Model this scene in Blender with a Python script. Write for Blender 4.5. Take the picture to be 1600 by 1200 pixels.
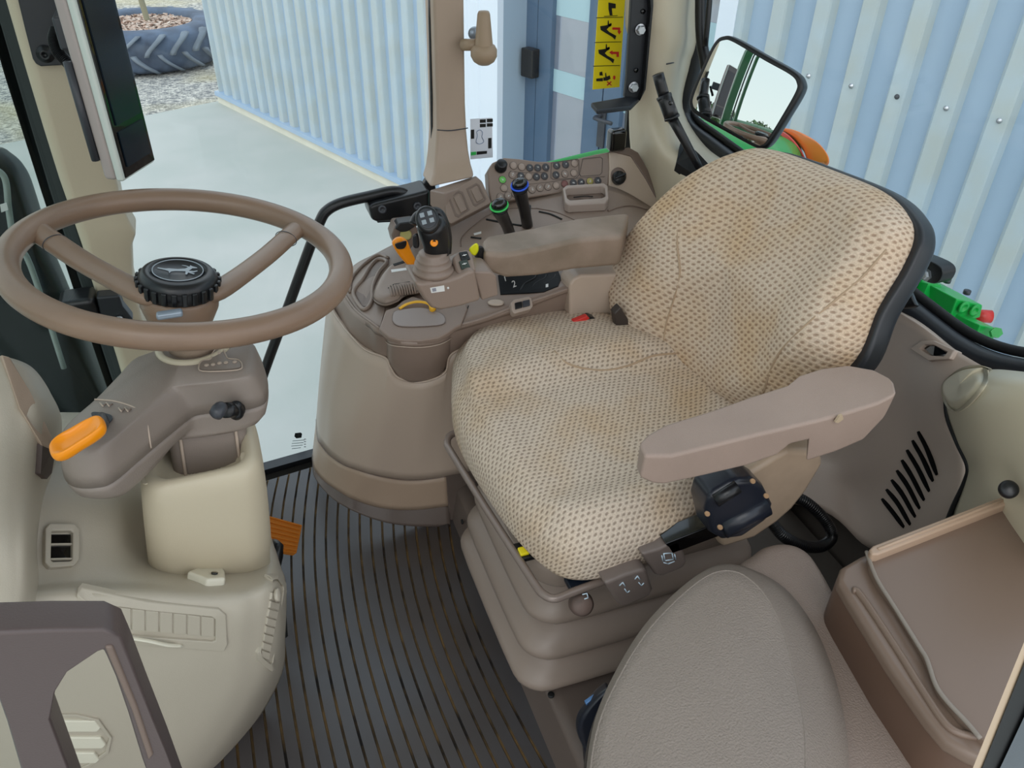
import bpy, bmesh, math, random
import numpy as np
from mathutils import Vector, Matrix
random.seed(7)
for o in list(bpy.data.objects): bpy.data.objects.remove(o)
SC = bpy.context.scene
COL = SC.collection
# ---------------------------------------------------------------- camera
F = 1262.0
def nrm(a):
    a = np.array(a, float); return a / np.linalg.norm(a)
_up = -nrm((-35, -1770, F)); _h = nrm(np.array([0, 0, 1.]) - _up * _up[2]); _r = np.cross(_up, _h)
if _r[0] < 0: _r = -_r
_a = math.radians(20.5)
M = np.array([_r * math.cos(_a) + _h * math.sin(_a), -_r * math.sin(_a) + _h * math.cos(_a), _up])
CAM = np.array([0, 0, 1.38])
cd = bpy.data.cameras.new('camera'); cam = bpy.data.objects.new('camera', cd); COL.objects.link(cam)
cd.sensor_width = 36; cd.lens = F / 1600 * 36; cd.clip_start = 0.02; cd.clip_end = 200
R3 = Matrix(((M[0][0], M[0][1], -M[0][2]), (M[1][0], M[1][1], -M[1][2]), (M[2][0], M[2][1], -M[2][2])))
cam.matrix_world = Matrix.Translation(CAM) @ R3.to_4x4()
SC.camera = cam
# ---------------------------------------------------------------- sky, sun, exposure
w = bpy.data.worlds.new('sky'); SC.world = w; w.use_nodes = True
nt = w.node_tree; nt.nodes.clear()
tc = nt.nodes.new('ShaderNodeTexCoord'); sx = nt.nodes.new('ShaderNodeSeparateXYZ'); rp = nt.nodes.new('ShaderNodeValToRGB')
bg = nt.nodes.new('ShaderNodeBackground'); wo = nt.nodes.new('ShaderNodeOutputWorld')
nt.links.new(tc.outputs['Generated'], sx.inputs[0]); nt.links.new(sx.outputs['Z'], rp.inputs[0])
rp.color_ramp.elements[0].position = 0.0; rp.color_ramp.elements[0].color = (0.97, 0.97, 0.96, 1)
rp.color_ramp.elements[1].position = 0.75; rp.color_ramp.elements[1].color = (0.74, 0.84, 0.96, 1)
nt.links.new(rp.outputs[0], bg.inputs[0]); bg.inputs[1].default_value = 1.9
nt.links.new(bg.outputs[0], wo.inputs[0])
sd = bpy.data.lights.new('sun', 'SUN'); sd.energy = 0.9; sd.angle = math.radians(40); sd.color = (1, 0.95, 0.86)
sun = bpy.data.objects.new('sun', sd); COL.objects.link(sun); sun.rotation_euler = (math.radians(38), math.radians(-22), 0)
SC.view_settings.view_transform = 'Standard'; SC.view_settings.look = 'None'
SC.view_settings.exposure = -0.33; SC.view_settings.gamma = 1.0; SC.view_settings.use_curve_mapping = False

# ---------------------------------------------------------------- placing: a picture ray met with a real plane of the cab
def ray(u, v): return M @ np.array([u - 800., 600. - v, F])
def Z(u, v, z): d = ray(u, v); return CAM + d * ((z - CAM[2]) / d[2])
def Y(u, v, y): d = ray(u, v); return CAM + d * (y / d[1])
def X(u, v, x): d = ray(u, v); return CAM + d * (x / d[0])
def PL(u, v, pl): d = ray(u, v); n, p = pl; return CAM + d * (np.dot(n, np.array(p) - CAM) / np.dot(n, d))
def plane(p, n): return (nrm(n), np.array(p, float))
V3 = lambda *a: np.array(a, float)

# ---------------------------------------------------------------- materials
def lin(c):
    return tuple(((x / 255) / 12.92 if x / 255 <= .04045 else ((x / 255 + .055) / 1.055) ** 2.4) for x in c)
MATS = {}
def mat(name, rgb, rough=.5, metal=0, grain=0, gscale=600, mottle=0, mscale=6, spec=.5, rgb2=None, coat=0):
    if name in MATS: return MATS[name]
    m = bpy.data.materials.new(name); m.use_nodes = True; t = m.node_tree; b = t.nodes['Principled BSDF']
    c = lin(rgb); b.inputs['Base Color'].default_value = (*c, 1); b.inputs['Roughness'].default_value = rough
    b.inputs['Metallic'].default_value = metal; b.inputs['Specular IOR Level'].default_value = spec
    if coat: b.inputs['Coat Weight'].default_value = coat
    co = t.nodes.new('ShaderNodeTexCoord')
    if mottle:
        n = t.nodes.new('ShaderNodeTexNoise'); n.inputs['Scale'].default_value = mscale; n.inputs['Detail'].default_value = 6
        t.links.new(co.outputs['Object'], n.inputs['Vector'])
        r = t.nodes.new('ShaderNodeValToRGB'); r.color_ramp.elements[0].position = .35; r.color_ramp.elements[1].position = .65
        c2 = lin(rgb2) if rgb2 else tuple(x * (1 - mottle) for x in c)
        r.color_ramp.elements[0].color = (*c2, 1); r.color_ramp.elements[1].color = (*c, 1)
        t.links.new(n.outputs['Fac'], r.inputs[0]); t.links.new(r.outputs[0], b.inputs['Base Color'])
    if grain:
        n = t.nodes.new('ShaderNodeTexNoise'); n.inputs['Scale'].default_value = gscale; n.inputs['Detail'].default_value = 2
        t.links.new(co.outputs['Object'], n.inputs['Vector'])
        bp = t.nodes.new('ShaderNodeBump'); bp.inputs['Strength'].default_value = grain; bp.inputs['Distance'].default_value = .002
        t.links.new(n.outputs['Fac'], bp.inputs['Height']); t.links.new(bp.outputs[0], b.inputs['Normal'])
    MATS[name] = m; return m
def glass(name, tint=(250, 253, 253), refl=.02, edge=.35):
    m = bpy.data.materials.new(name); m.use_nodes = True; t = m.node_tree; t.nodes.clear()
    o = t.nodes.new('ShaderNodeOutputMaterial'); mx = t.nodes.new('ShaderNodeMixShader'); tr = t.nodes.new('ShaderNodeBsdfTransparent')
    gl = t.nodes.new('ShaderNodeBsdfGlossy'); tr.inputs[0].default_value = (*lin(tint), 1); gl.inputs['Roughness'].default_value = .02
    lw = t.nodes.new('ShaderNodeLayerWeight'); pw_ = t.nodes.new('ShaderNodeMath'); pw_.operation = 'POWER'; pw_.inputs[1].default_value = 4
    ml = t.nodes.new('ShaderNodeMath'); ml.operation = 'MULTIPLY_ADD'; ml.inputs[1].default_value = .35; ml.inputs[2].default_value = refl; ml.use_clamp = True
    t.links.new(lw.outputs['Facing'], pw_.inputs[0]); t.links.new(pw_.outputs[0], ml.inputs[0]); t.links.new(ml.outputs[0], mx.inputs[0]); t.links.new(tr.outputs[0], mx.inputs[1]); t.links.new(gl.outputs[0], mx.inputs[2])
    ml.inputs[1].default_value = edge; t.links.new(mx.outputs[0], o.inputs[0]); MATS[name] = m; return m
BEIGE = mat('beige_plastic', (196, 184, 160), .42, grain=.10)
DBEIGE = mat('dash_beige_plastic', (178, 169, 153), .42, grain=.10)
TAUPE = mat('taupe_plastic', (140, 122, 110), .4, grain=.12)
TAUPE2 = mat('dark_taupe_plastic', (116, 99, 89), .42, grain=.12)
SHELL = mat('light_taupe_plastic', (186, 168, 152), .38, grain=.1)
BTAUPE = mat('post_taupe_plastic', (168, 148, 130), .42, grain=.1)
COLUMN = mat('grey_taupe_plastic', (138, 126, 117), .42, grain=.12)
WHEEL = mat('brown_rim_rubber', (140, 115, 96), .34, mottle=.16, mscale=9, grain=.08)
ARM = mat('armrest_vinyl', (160, 140, 128), .5, grain=.3, gscale=900, mottle=.10, mscale=7)
ARM2 = mat('worn_armrest_vinyl', (152, 133, 118), .5, grain=.3, gscale=900, mottle=.2, mscale=14, rgb2=(128, 112, 96))
VINYL = mat('grained_vinyl', (142, 130, 120), .52, grain=.8, gscale=420, mottle=.10, mscale=5)
VINYL2 = mat('brown_grained_vinyl', (148, 132, 122), .5, grain=.55, gscale=420)
BOX = mat('brown_box_plastic', (126, 106, 92), .36, mottle=.1, mscale=3)
BLACK = mat('black_plastic', (20, 21, 24), .32)
SOFTBLACK = mat('black_rubber', (14, 15, 17), .6)
GLOSSBLK = mat('gloss_black', (7, 8, 10), .08, coat=.5)
STEELBLK = mat('black_painted_steel', (34, 37, 42), .4)
DARKGREY = mat('dark_grey_plastic', (58, 60, 66), .38)
ORANGE = mat('orange_plastic', (250, 150, 10), .3)
ORANGE2 = mat('orange_rubber', (216, 128, 38), .5, mottle=.1)
YELLOW = mat('yellow_plastic', (236, 178, 40), .35)
LIME = mat('lime_yellow_plastic', (222, 222, 30), .35)
GREEN = mat('green_paint', (20, 170, 70), .3)
DGREEN = mat('dark_green_paint', (20, 95, 48), .3)
FENDER = mat('fender_green_paint', (36, 150, 66), .22)
ZINC = mat('zinc_plated_steel', (200, 202, 206), .28, metal=.9)
PALE = mat('pale_print', (222, 222, 220), .5)
PLINTH = mat('plinth_brown_plastic', (98, 86, 79), .42, grain=.15)
BELLOW = mat('bellows_taupe_rubber', (142, 127, 116), .4, mottle=.06)
SCREEN = mat('dark_screen_glass', (22, 34, 44), .16)
WHITE = mat('white_paint', (232, 240, 250), .4)
GLS = glass('cab_glass'); GLS2 = glass('windscreen_glass', (225, 232, 230), .01, .06)

# ---------------------------------------------------------------- object helpers
def finish(o, m, parent=None, smooth=True):
    if isinstance(m, (list, tuple)):
        for q in m: o.data.materials.append(q)
    elif m: o.data.materials.append(m)
    if smooth:
        for p in o.data.polygons: p.use_smooth = True
    COL.objects.link(o)
    if parent is not None:
        o.parent = parent; o.matrix_parent_inverse = root_inv(parent)
    return o
def root_inv(p):
    T = Matrix.Identity(4)
    q = p
    while q is not None:
        T = q.matrix_basis.copy() @ T if q.parent is None else q.matrix_parent_inverse @ q.matrix_basis @ T
        q = q.parent
    return T.inverted()
def mesh(name, vs, fs, m, parent=None, smooth=True, mi=None):
    me = bpy.data.meshes.new(name); me.from_pydata([tuple(v) for v in vs], [], fs); me.update()
    if mi:
        for p, i in zip(me.polygons, mi): p.material_index = i
    bm = bmesh.new(); bm.from_mesh(me); bmesh.ops.recalc_face_normals(bm, faces=bm.faces); bm.to_mesh(me); bm.free()
    return finish(bpy.data.objects.new(name, me), m, parent, smooth)
def bevel(o, w, seg=3, ang=35):
    b = o.modifiers.new('bevel', 'BEVEL'); b.width = w; b.segments = seg; b.limit_method = 'ANGLE'; b.angle_limit = math.radians(ang)
    n = o.modifiers.new('wn', 'WEIGHTED_NORMAL'); n.keep_sharp = False; n.weight = 80
    return o
def thing(name, label, cat, loc, group=None):
    o = bpy.data.objects.new(name, None); COL.objects.link(o); o.location = tuple(loc); o.empty_display_size = .05
    o['label'] = label; o['category'] = cat
    if group: o['group'] = group
    return o
def tag(o, label, cat, group=None):
    o['label'] = label; o['category'] = cat
    if group: o['group'] = group
    return o
def struct(o, label=None):
    o['kind'] = 'structure'
    if label: o['label'] = label
    return o
def cr(pts, n=8, closed=False):
    P = [np.array(p, float) for p in pts]; L = len(P); out = []
    rng = range(L) if closed else range(L - 1)
    for i in rng:
        if closed: a, b, c, d = P[i - 1], P[i], P[(i + 1) % L], P[(i + 2) % L]
        else:
            b, c = P[i], P[i + 1]; a = P[i - 1] if i else 2 * b - c; d = P[i + 2] if i + 2 < L else 2 * c - b
        for k in range(n):
            t = k / n
            out.append(.5 * ((2 * b) + (-a + c) * t + (2 * a - 5 * b + 4 * c - d) * t * t + (-a + 3 * b - 3 * c + d) * t ** 3))
    if not closed: out.append(P[-1])
    return out
def frames(P, closed=False):
    T = []
    L = len(P)
    for i in range(L):
        a = P[i - 1] if (i or closed) else P[i]; b = P[(i + 1) % L] if (i < L - 1 or closed) else P[i]
        T.append(nrm(b - a))
    ref = V3(0, 0, 1) if abs(T[0][2]) < .9 else V3(0, 1, 0)
    N = nrm(ref - T[0] * np.dot(ref, T[0])); out = []
    for t in T:
        N = nrm(N - t * np.dot(N, t)); out.append((t, N, np.cross(t, N)))
    return out
def tube(name, pts, r, m, parent=None, n=8, seg=14, closed=False, flat=1.0, smooth_path=True):
    P = cr(pts, n, closed) if smooth_path else [np.array(p, float) for p in pts]
    FR = frames(P, closed); vs, fs = [], []; L = len(P)
    rs = r if callable(r) else (lambda s: r)
    for i, p in enumerate(P):
        t, N, B = FR[i]; rr = rs(i / max(1, L - 1))
        for k in range(seg):
            a = 2 * math.pi * k / seg; vs.append(p + (N * math.cos(a) * flat + B * math.sin(a)) * rr)
    for i in range(L if closed else L - 1):
        j = (i + 1) % L
        for k in range(seg):
            l = (k + 1) % seg; fs.append((i * seg + k, j * seg + k, j * seg + l, i * seg + l))
    if not closed:
        fs.append(tuple(range(seg))); fs.append(tuple((L - 1) * seg + k for k in range(seg)))
    return mesh(name, vs, fs, m, parent)
def basis(ax):
    ax = nrm(ax); ref = V3(0, 0, 1) if abs(ax[2]) < .95 else V3(1, 0, 0)
    a = nrm(np.cross(ref, ax)); return a, np.cross(ax, a), ax
def lathe(name, prof, org, ax, m, parent=None, seg=32, smooth=True, ang=None, sx=1, sy=1, rot=None):
    a, b, c = basis(ax) if rot is None else rot
    org = np.array(org, float); vs, fs = [], []; n = len(prof)
    for r, h in prof:
        for k in range(seg):
            t = 2 * math.pi * k / seg; vs.append(org + a * r * sx * math.cos(t) + b * r * sy * math.sin(t) + c * h)
    for i in range(n - 1):
        for k in range(seg):
            l = (k + 1) % seg; fs.append((i * seg + k, i * seg + l, (i + 1) * seg + l, (i + 1) * seg + k))
    fs.append(tuple(range(seg))); fs.append(tuple((n - 1) * seg + k for k in range(seg)))
    return mesh(name, vs, fs, m, parent, smooth)
def prism(name, pts, vec, m, parent=None, bev=0, seg=3):
    n = len(pts); vec = np.array(vec, float); vs = [np.array(p) for p in pts] + [np.array(p) + vec for p in pts]
    fs = [tuple(range(n)), tuple(range(2 * n - 1, n - 1, -1))] + [(i, (i + 1) % n, n + (i + 1) % n, n + i) for i in range(n)]
    o = mesh(name, vs, fs, m, parent, smooth=bool(bev))
    if bev: bevel(o, bev, seg)
    return o
def ringprism(name, outer, inner, vec, m, parent=None, bev=0):
    n = len(outer); vec = np.array(vec, float)
    vs = list(outer) + list(inner) + [p + vec for p in outer] + [p + vec for p in inner]; fs = []
    for i in range(n):
        j = (i + 1) % n
        fs += [(i, j, n + j, n + i), (2 * n + i, 3 * n + i, 3 * n + j, 2 * n + j), (i, 2 * n + i, 2 * n + j, j), (n + i, n + j, 3 * n + j, 3 * n + i)]
    o = mesh(name, vs, fs, m, parent, smooth=bool(bev))
    if bev: bevel(o, bev, 3)
    return o
def box(name, c, s, m, parent=None, bev=0, rot=None, seg=3):
    a, b, d = rot if rot is not None else (V3(1, 0, 0), V3(0, 1, 0), V3(0, 0, 1)); c = np.array(c, float)
    vs = [c + a * s[0] * i / 2 + b * s[1] * j / 2 + d * s[2] * k / 2 for i in (-1, 1) for j in (-1, 1) for k in (-1, 1)]
    fs = [(0, 1, 3, 2), (4, 6, 7, 5), (0, 4, 5, 1), (2, 3, 7, 6), (0, 2, 6, 4), (1, 5, 7, 3)]
    o = mesh(name, vs, fs, m, parent, smooth=bool(bev))
    if bev: bevel(o, bev, seg)
    return o
def loft(name, secs, m, parent=None, bev=0, smooth=True, cap=True, sub=0, seg=3):
    n = len(secs[0]); vs = [p for s in secs for p in s]; fs = []
    for i in range(len(secs) - 1):
        for k in range(n):
            l = (k + 1) % n; fs.append((i * n + k, i * n + l, (i + 1) * n + l, (i + 1) * n + k))
    if cap: fs += [tuple(range(n)), tuple((len(secs) - 1) * n + k for k in range(n))]
    o = mesh(name, vs, fs, m, parent, smooth)
    if bev: bevel(o, bev, seg)
    if sub:
        q = o.modifiers.new('sub', 'SUBSURF'); q.levels = sub; q.render_levels = sub
    return o
def patch(name, rows, m, parent=None, th=0, n=6, nv=None, off=None):
    """smooth sheet through a grid of points, with real thickness"""
    nv = nv or n
    R = [cr(r, n) for r in rows]; C = [cr([r[i] for r in R], nv) for i in range(len(R[0]))]
    nu, nvv = len(C), len(C[0]); vs = [C[i][j] for i in range(nu) for j in range(nvv)]
    fs = [(i * nvv + j, (i + 1) * nvv + j, (i + 1) * nvv + j + 1, i * nvv + j + 1) for i in range(nu - 1) for j in range(nvv - 1)]
    if off is not None:   # closed body: back sheet displaced
        off = np.array(off, float); N = len(vs); vs = vs + [v + off for v in vs]; fs = fs + [tuple(N + q for q in reversed(f)) for f in fs]
        b = [i * nvv for i in range(nu)] + [(nu - 1) * nvv + j for j in range(1, nvv)] + [i * nvv + nvv - 1 for i in range(nu - 2, -1, -1)] + [j for j in range(nvv - 2, 0, -1)]
        fs += [(b[i], b[(i + 1) % len(b)], N + b[(i + 1) % len(b)], N + b[i]) for i in range(len(b))]
    o = mesh(name, vs, fs, m, parent)
    if th:
        s = o.modifiers.new('sol', 'SOLIDIFY'); s.thickness = th; s.offset = 0
    return o
def pad(name, outline, n, th, m, parent=None, edge=.03, dome=.0, hf=None, sn=10, under=None, rings=10, smooth_out=True, uv=None):
    """cushion: closed outline, rounded edge, domed face; n = outward normal of the face"""
    P = cr(outline, sn, True) if smooth_out else [np.array(p) for p in outline]
    n = nrm(n); c = sum(P) / len(P); N = len(P); vs, fs = [], []; R = []
    under = edge if under is None else under
    for a in np.linspace(0, 1, 5): R.append(((1 - math.sin(a * math.pi / 2)) * under * .9, under * (1 - math.cos(a * math.pi / 2)) - 0, 0))
    # heights: from back (0) to face (th)
    S = []
    for a in np.linspace(0, math.pi / 2, 5): S.append((under * (1 - math.sin(a)), under * (1 - math.cos(a))))
    for a in np.linspace(0, math.pi / 2, 7): S.append((edge * (1 - math.cos(a)), th - edge * (1 - math.sin(a))))
    rmean = sum(np.linalg.norm(p - c) for p in P) / N
    def ringpts(ins, h, frac=0):
        o = []
        for p in P:
            d = c - p; L = np.linalg.norm(d); f = min(.999, ins / L); f = f + (1 - f) * frac
            q = p + d * f
            hh = h
            if frac > 0 or h > th - .002:
                s = 1 - (1 - f)
                hh += dome * (1 - (1 - f) ** 2)
                if hf is not None: hh += hf(q, 1 - (1 - f) ** 4)
            o.append(q + n * hh)
        return o
    RG = [ringpts(under, 0)] + [ringpts(i, h) for i, h in S]
    for k in range(1, rings): RG.append(ringpts(edge, th, k / rings))
    for r in RG: vs += r
    for i in range(len(RG) - 1):
        for k in range(N):
            l = (k + 1) % N; fs.append((i * N + k, i * N + l, (i + 1) * N + l, (i + 1) * N + k))
    fs.append(tuple(range(N))); top = (len(RG) - 1) * N
    cc = c + n * (th + dome + (hf(c, 1) if hf else 0)); vs.append(cc)
    for k in range(N): fs.append((top + k, top + (k + 1) % N, len(vs) - 1))
    ob = mesh(name, vs, fs, m, parent)
    if uv is not None:
        e1 = nrm(np.array(uv, float) - n * np.dot(uv, n)); e2 = np.cross(n, e1); co = np.array([v for v in vs]); L = len(RG); UV = np.zeros((len(vs), 2))
        for k in range(N):
            d = co[top + k] - cc; a = np.array([d @ e1, d @ e2]); a = a / (np.linalg.norm(a) + 1e-9); r_ = np.linalg.norm(d); UV[top + k] = a * r_; prev = co[top + k]
            for i in range(L - 2, -1, -1):
                q = co[i * N + k]; d2 = q - cc; b_ = np.array([d2 @ e1, d2 @ e2]); b_ = b_ / (np.linalg.norm(b_) + 1e-9); r_ += np.linalg.norm(q - prev); prev = q; UV[i * N + k] = b_ * r_
        lay = ob.data.uv_layers.new(name='uv')
        for lp in ob.data.loops: lay.data[lp.index].uv = UV[lp.vertex_index]
    return ob
def bar(name, a, b, wd, ht, m, parent=None, bev=0, up=(0, 0, 1)):
    a, b = np.array(a, float), np.array(b, float); d = nrm(b - a); s = nrm(np.cross(d, up)); u = np.cross(s, d)
    return box(name, (a + b) / 2, (np.linalg.norm(b - a), wd, ht), m, parent, bev, rot=(d, s, u))
def quad(name, c, a, b, th, m, parent=None, bev=0):
    """thin plate spanned by half-vectors a, b"""
    c, a, b = (np.array(q, float) for q in (c, a, b)); n = nrm(np.cross(a, b))
    return prism(name, [c - a - b, c + a - b, c + a + b, c - a + b], n * th, m, parent, bev)

from mathutils.bvhtree import BVHTree
def surf_of(*objs):
    trees = []
    for o in objs:
        me = o.data; mw_ = Matrix.Identity(4)
        trees.append(BVHTree.FromPolygons([v.co.copy() for v in me.vertices], [tuple(p.vertices) for p in me.polygons]))
    def hit(u, v, lift=.002):
        d = Vector(nrm(ray(u, v))); best = None
        for t in trees:
            loc, no, i, dist = t.ray_cast(Vector(CAM), d)
            if loc is not None and (best is None or dist < best[2]): best = (loc, no, dist)
        if best is None:      # just off the edge: take the nearest point of the surface instead
            for t in trees:
                for k in range(1, 9):
                    for du, dv in ((k, 0), (-k, 0), (0, k), (0, -k), (k, k), (-k, -k), (k, -k), (-k, k)):
                        d2 = Vector(nrm(ray(u + du * 2, v + dv * 2))); loc, no, i, dist = t.ray_cast(Vector(CAM), d2)
                        if loc is not None:
                            q = CAM + np.array(d) * dist; return q + np.array(no if no.dot(d) < 0 else -no) * lift
            raise ValueError('no surface at %s %s' % (u, v))
        no = best[1] if best[1].dot(d) < 0 else -best[1]
        return np.array(best[0] + no * lift)
    def normal(u, v):
        a, b, c = hit(u - 4, v, 0), hit(u + 4, v, 0), hit(u, v + 4, 0); n = nrm(np.cross(b - a, c - a)); return n if n @ (CAM - a) > 0 else -n
    hit.normal = normal
    return hit
def inlay(name, hit, px, m, parent=None, lift=.002, th=.002, bev=0, n=0):
    """thin piece lying on a surface: outline dropped on it, thickness into it"""
    P = [hit(u, v, lift) for u, v in px]
    if n: P = cr(P, n, True)
    c = np.mean([np.array(p) for p in px], axis=0); nn = hit.normal(c[0], c[1])
    return prism(name, P, -nn * (th + lift), m, parent, bev)
def inring(name, hit, outer, inner, m, parent=None, lift=.004, th=.004, bev=0):
    c = np.mean([np.array(p) for p in outer], axis=0); nn = hit.normal(c[0], c[1])
    return ringprism(name, [hit(u, v, lift) for u, v in outer], [hit(u, v, lift) for u, v in inner], -nn * (th + lift), m, parent, bev)
# ================================================================ outside: yard, building, planter
GZ = -1.2
struct(prism('concrete_apron', [Z(-900, 300, GZ), Z(0, 226, GZ), Z(345, 157, GZ), Z(345, 157, GZ) + V3(3, -3, 0), V3(14, -6, GZ), V3(0, -9, GZ), V3(-14, -6, GZ)], (0, 0, -.15), mat('pale_concrete', (196, 196, 190), .8, mottle=.1, mscale=1.3, rgb2=(182, 186, 179), grain=.1, gscale=60)))
gm = mat('grey_gravel', (176, 172, 164), .95); t = gm.node_tree; b = t.nodes['Principled BSDF']
co = t.nodes.new('ShaderNodeTexCoord'); vo = t.nodes.new('ShaderNodeTexVoronoi'); vo.inputs['Scale'].default_value = 34
t.links.new(co.outputs['Object'], vo.inputs['Vector']); cr1 = t.nodes.new('ShaderNodeValToRGB')
cr1.color_ramp.elements[0].color = (*lin((120, 122, 124)), 1); cr1.color_ramp.elements[1].color = (*lin((232, 226, 214)), 1)
sp = t.nodes.new('ShaderNodeSeparateColor'); t.links.new(vo.outputs['Color'], sp.inputs[0]); t.links.new(sp.outputs[0], cr1.inputs[0])
nz = t.nodes.new('ShaderNodeTexNoise'); nz.inputs['Scale'].default_value = .9; t.links.new(co.outputs['Object'], nz.inputs['Vector'])
mx = t.nodes.new('ShaderNodeMix'); mx.data_type = 'RGBA'; r2 = t.nodes.new('ShaderNodeValToRGB'); r2.color_ramp.elements[0].position = .5; r2.color_ramp.elements[1].position = .66
r2.color_ramp.elements[1].color = (.5, .5, .5, 1)
t.links.new(nz.outputs['Fac'], r2.inputs[0]); t.links.new(r2.outputs[0], mx.inputs[0]); t.links.new(cr1.outputs[0], mx.inputs[6]); mx.inputs[7].default_value = (*lin((205, 190, 140)), 1)
t.links.new(mx.outputs[2], b.inputs['Base Color']); bp = t.nodes.new('ShaderNodeBump'); bp.inputs['Strength'].default_value = .8; bp.inputs['Distance'].default_value = .03
t.links.new(vo.outputs['Distance'], bp.inputs['Height']); t.links.new(bp.outputs[0], b.inputs['Normal'])
struct(prism('gravel_yard', [V3(-60, -20, GZ - .02), V3(60, -20, GZ - .02), V3(60, 70, GZ - .02), V3(-60, 70, GZ - .02)], (0, 0, -.1), gm))
# the wall of the building: one plane, s runs along it, off comes out of it towards the tractor
wd = nrm(V3(*(M @ np.array([-1440, 921, F]))[:2], 0)); wn = nrm(V3(-wd[1], wd[0], 0)); wn = wn if wn[0] > 0 else -wn
wc = wn @ Z(345, 157, GZ)
def W(s, z, off=0): p = -wd * s + wn * (wc - off); return V3(p[0], p[1], z)
def Wpx(u, v, off=0):
    p = PL(u, v, plane(wn * (wc - off), wn)); return -(p @ wd), p[2]
SHEET = mat('blue_grey_sheet', (166, 188, 210), .38, mottle=.03, mscale=2)
RIBM = mat('pale_sheet_rib', (184, 199, 207), .42, mottle=.12, mscale=5, rgb2=(184, 193, 192))  # ribs coloured paler and greyer than the flat sheet between them
SEAM = mat('yellowed_sheet_lap', (178, 176, 150), .5)
def corrugated(name, s0, s1, z0, z1, period, phase, h=.045, zs=None, label=None):
    prof = []; s = s0 + phase - period
    pts = []
    while s < s1 + period:
        pts += [(s - .058, 0, 0), (s - .034, h, 1), (s + .030, h, 1), (s + .036, h * .85, 2), (s + .050, 0, 1)]
        s += period
    pts = [p for p in pts if s0 < p[0] < s1]; pts = [(s0, 0, 0)] + pts + [(s1, 0, 0)]
    vs, fs, mi = [], [], []
    for (a, o, k) in pts: vs += [W(a, z0, o), W(a, z1, o), W(a, z0, o - .004), W(a, z1, o - .004)]
    for i in range(len(pts) - 1):
        q, r = 4 * i, 4 * i + 4; a, b_ = pts[i], pts[i + 1]
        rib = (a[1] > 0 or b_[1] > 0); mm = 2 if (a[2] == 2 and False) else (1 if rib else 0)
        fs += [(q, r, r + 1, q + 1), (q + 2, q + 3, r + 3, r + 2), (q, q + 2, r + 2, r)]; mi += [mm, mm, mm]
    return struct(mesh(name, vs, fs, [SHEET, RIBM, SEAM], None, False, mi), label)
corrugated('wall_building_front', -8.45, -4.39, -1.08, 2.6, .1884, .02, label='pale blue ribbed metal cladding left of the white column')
SR0 = Wpx(1130, 30)[0]
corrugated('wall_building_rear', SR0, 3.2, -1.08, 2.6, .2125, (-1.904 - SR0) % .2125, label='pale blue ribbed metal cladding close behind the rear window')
for (a, b_) in ((-8.45, -4.39), (SR0, 3.2)):
    struct(prism('trim_flashing', [W(a, -1.08, 0), W(a, -1.08, .07), W(a, -1.12, .075), W(a, -1.13, 0)], W(b_, 0) - W(a, 0), SHEET))
    struct(prism('trim_kerb', [W(a, -1.13, -.02), W(a, -1.13, .05), W(a, GZ, .05), W(a, GZ, -.02)], W(b_, 0) - W(a, 0), mat('cream_concrete', (228, 224, 208), .8, mottle=.08)))
struct(prism('wall_building_end', [W(-8.45, -1.2, 0), W(-8.45, 2.6, 0), W(-8.45, 2.6, -3), W(-8.45, -1.2, -3)], wd * .02, SHEET))
scr = []
for i in range(5):
    s = -1.904 + .2125 * i
    o = lathe('cladding_screw', [(.011, 0), (.011, .003), (.006, .004), (.006, .009)], W(s + .005, .396, .045), -wn, ZINC if i != 2 else DARKGREY, None, 12)
    scr.append(o); p = px_u = (1270, 1336, 1410, 1484, 1567)[i]
    tag(o, ['steel screw in the cladding rib nearest the mirror', 'steel screw in the second cladding rib from the mirror', 'darker steel screw in the third cladding rib from the mirror',
            'steel screw in the fourth cladding rib from the mirror', 'steel screw in the cladding rib at the far right'][i], 'screw', 'screws in the ribbed cladding')
# white corner column and the recessed entrance
S1, S2 = Wpx(725, 200)[0] - .25, Wpx(785, 200)[0]
cp = [(S1, 0), (S1, .05), (S1 + .33, .05), (S1 + .34, .062), (S1 + .36, .062), (S1 + .37, .05), (S1 + .45, .05), (S1 + .46, .062), (S1 + .48, .062), (S1 + .49, .05), (S2, .05), (S2, 0)]
struct(prism('trim_white_column', [W(s, -1.2, o) for s, o in cp], (0, 0, 3.8), WHITE), 'white folded metal corner trim beside the glazed entrance')
def far_s(u, v, s):   # distance behind the wall plane where the ray reaches position s
    lo, hi = 0, 4
    for _ in range(50):
        m_ = (lo + hi) / 2
        if Wpx(u, v, -m_)[0] > s: lo = m_
        else: hi = m_
    return lo
rec = far_s(829, 120, S2); rec = min(max(rec, .15), 1.6); print('REC', rec, S2)
GREYW = mat('pale_grey_render', (160, 178, 194), .7)
struct(prism('wall_entrance_left', [W(S2, GZ, 0), W(S2 - .02, GZ, 0), W(S2 - .02, GZ, -rec), W(S2, GZ, -rec)], (0, 0, 3.8), GREYW), 'pale grey side wall of the entrance recess')
struct(prism('wall_entrance_right', [W(SR0, GZ, .05), W(SR0 + .10, GZ, .05), W(SR0 + .10, GZ, -rec), W(SR0, GZ, -rec)], (0, 0, 3.8), WHITE), 'white side trim of the entrance recess')
FRM = mat('blue_grey_door_frame', (84, 106, 130), .4)
DG = bpy.data.materials.new('reflecting_door_glass'); DG.use_nodes = True; q = DG.node_tree.nodes['Principled BSDF']
q.inputs['Base Color'].default_value = (*lin((136, 142, 156)), 1); q.inputs['Roughness'].default_value = .03; q.inputs['Specular IOR Level'].default_value = 1.0; q.inputs['IOR'].default_value = 2.2
def WP(u, v, off): s, z = Wpx(u, v, off); return s, z
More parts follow.
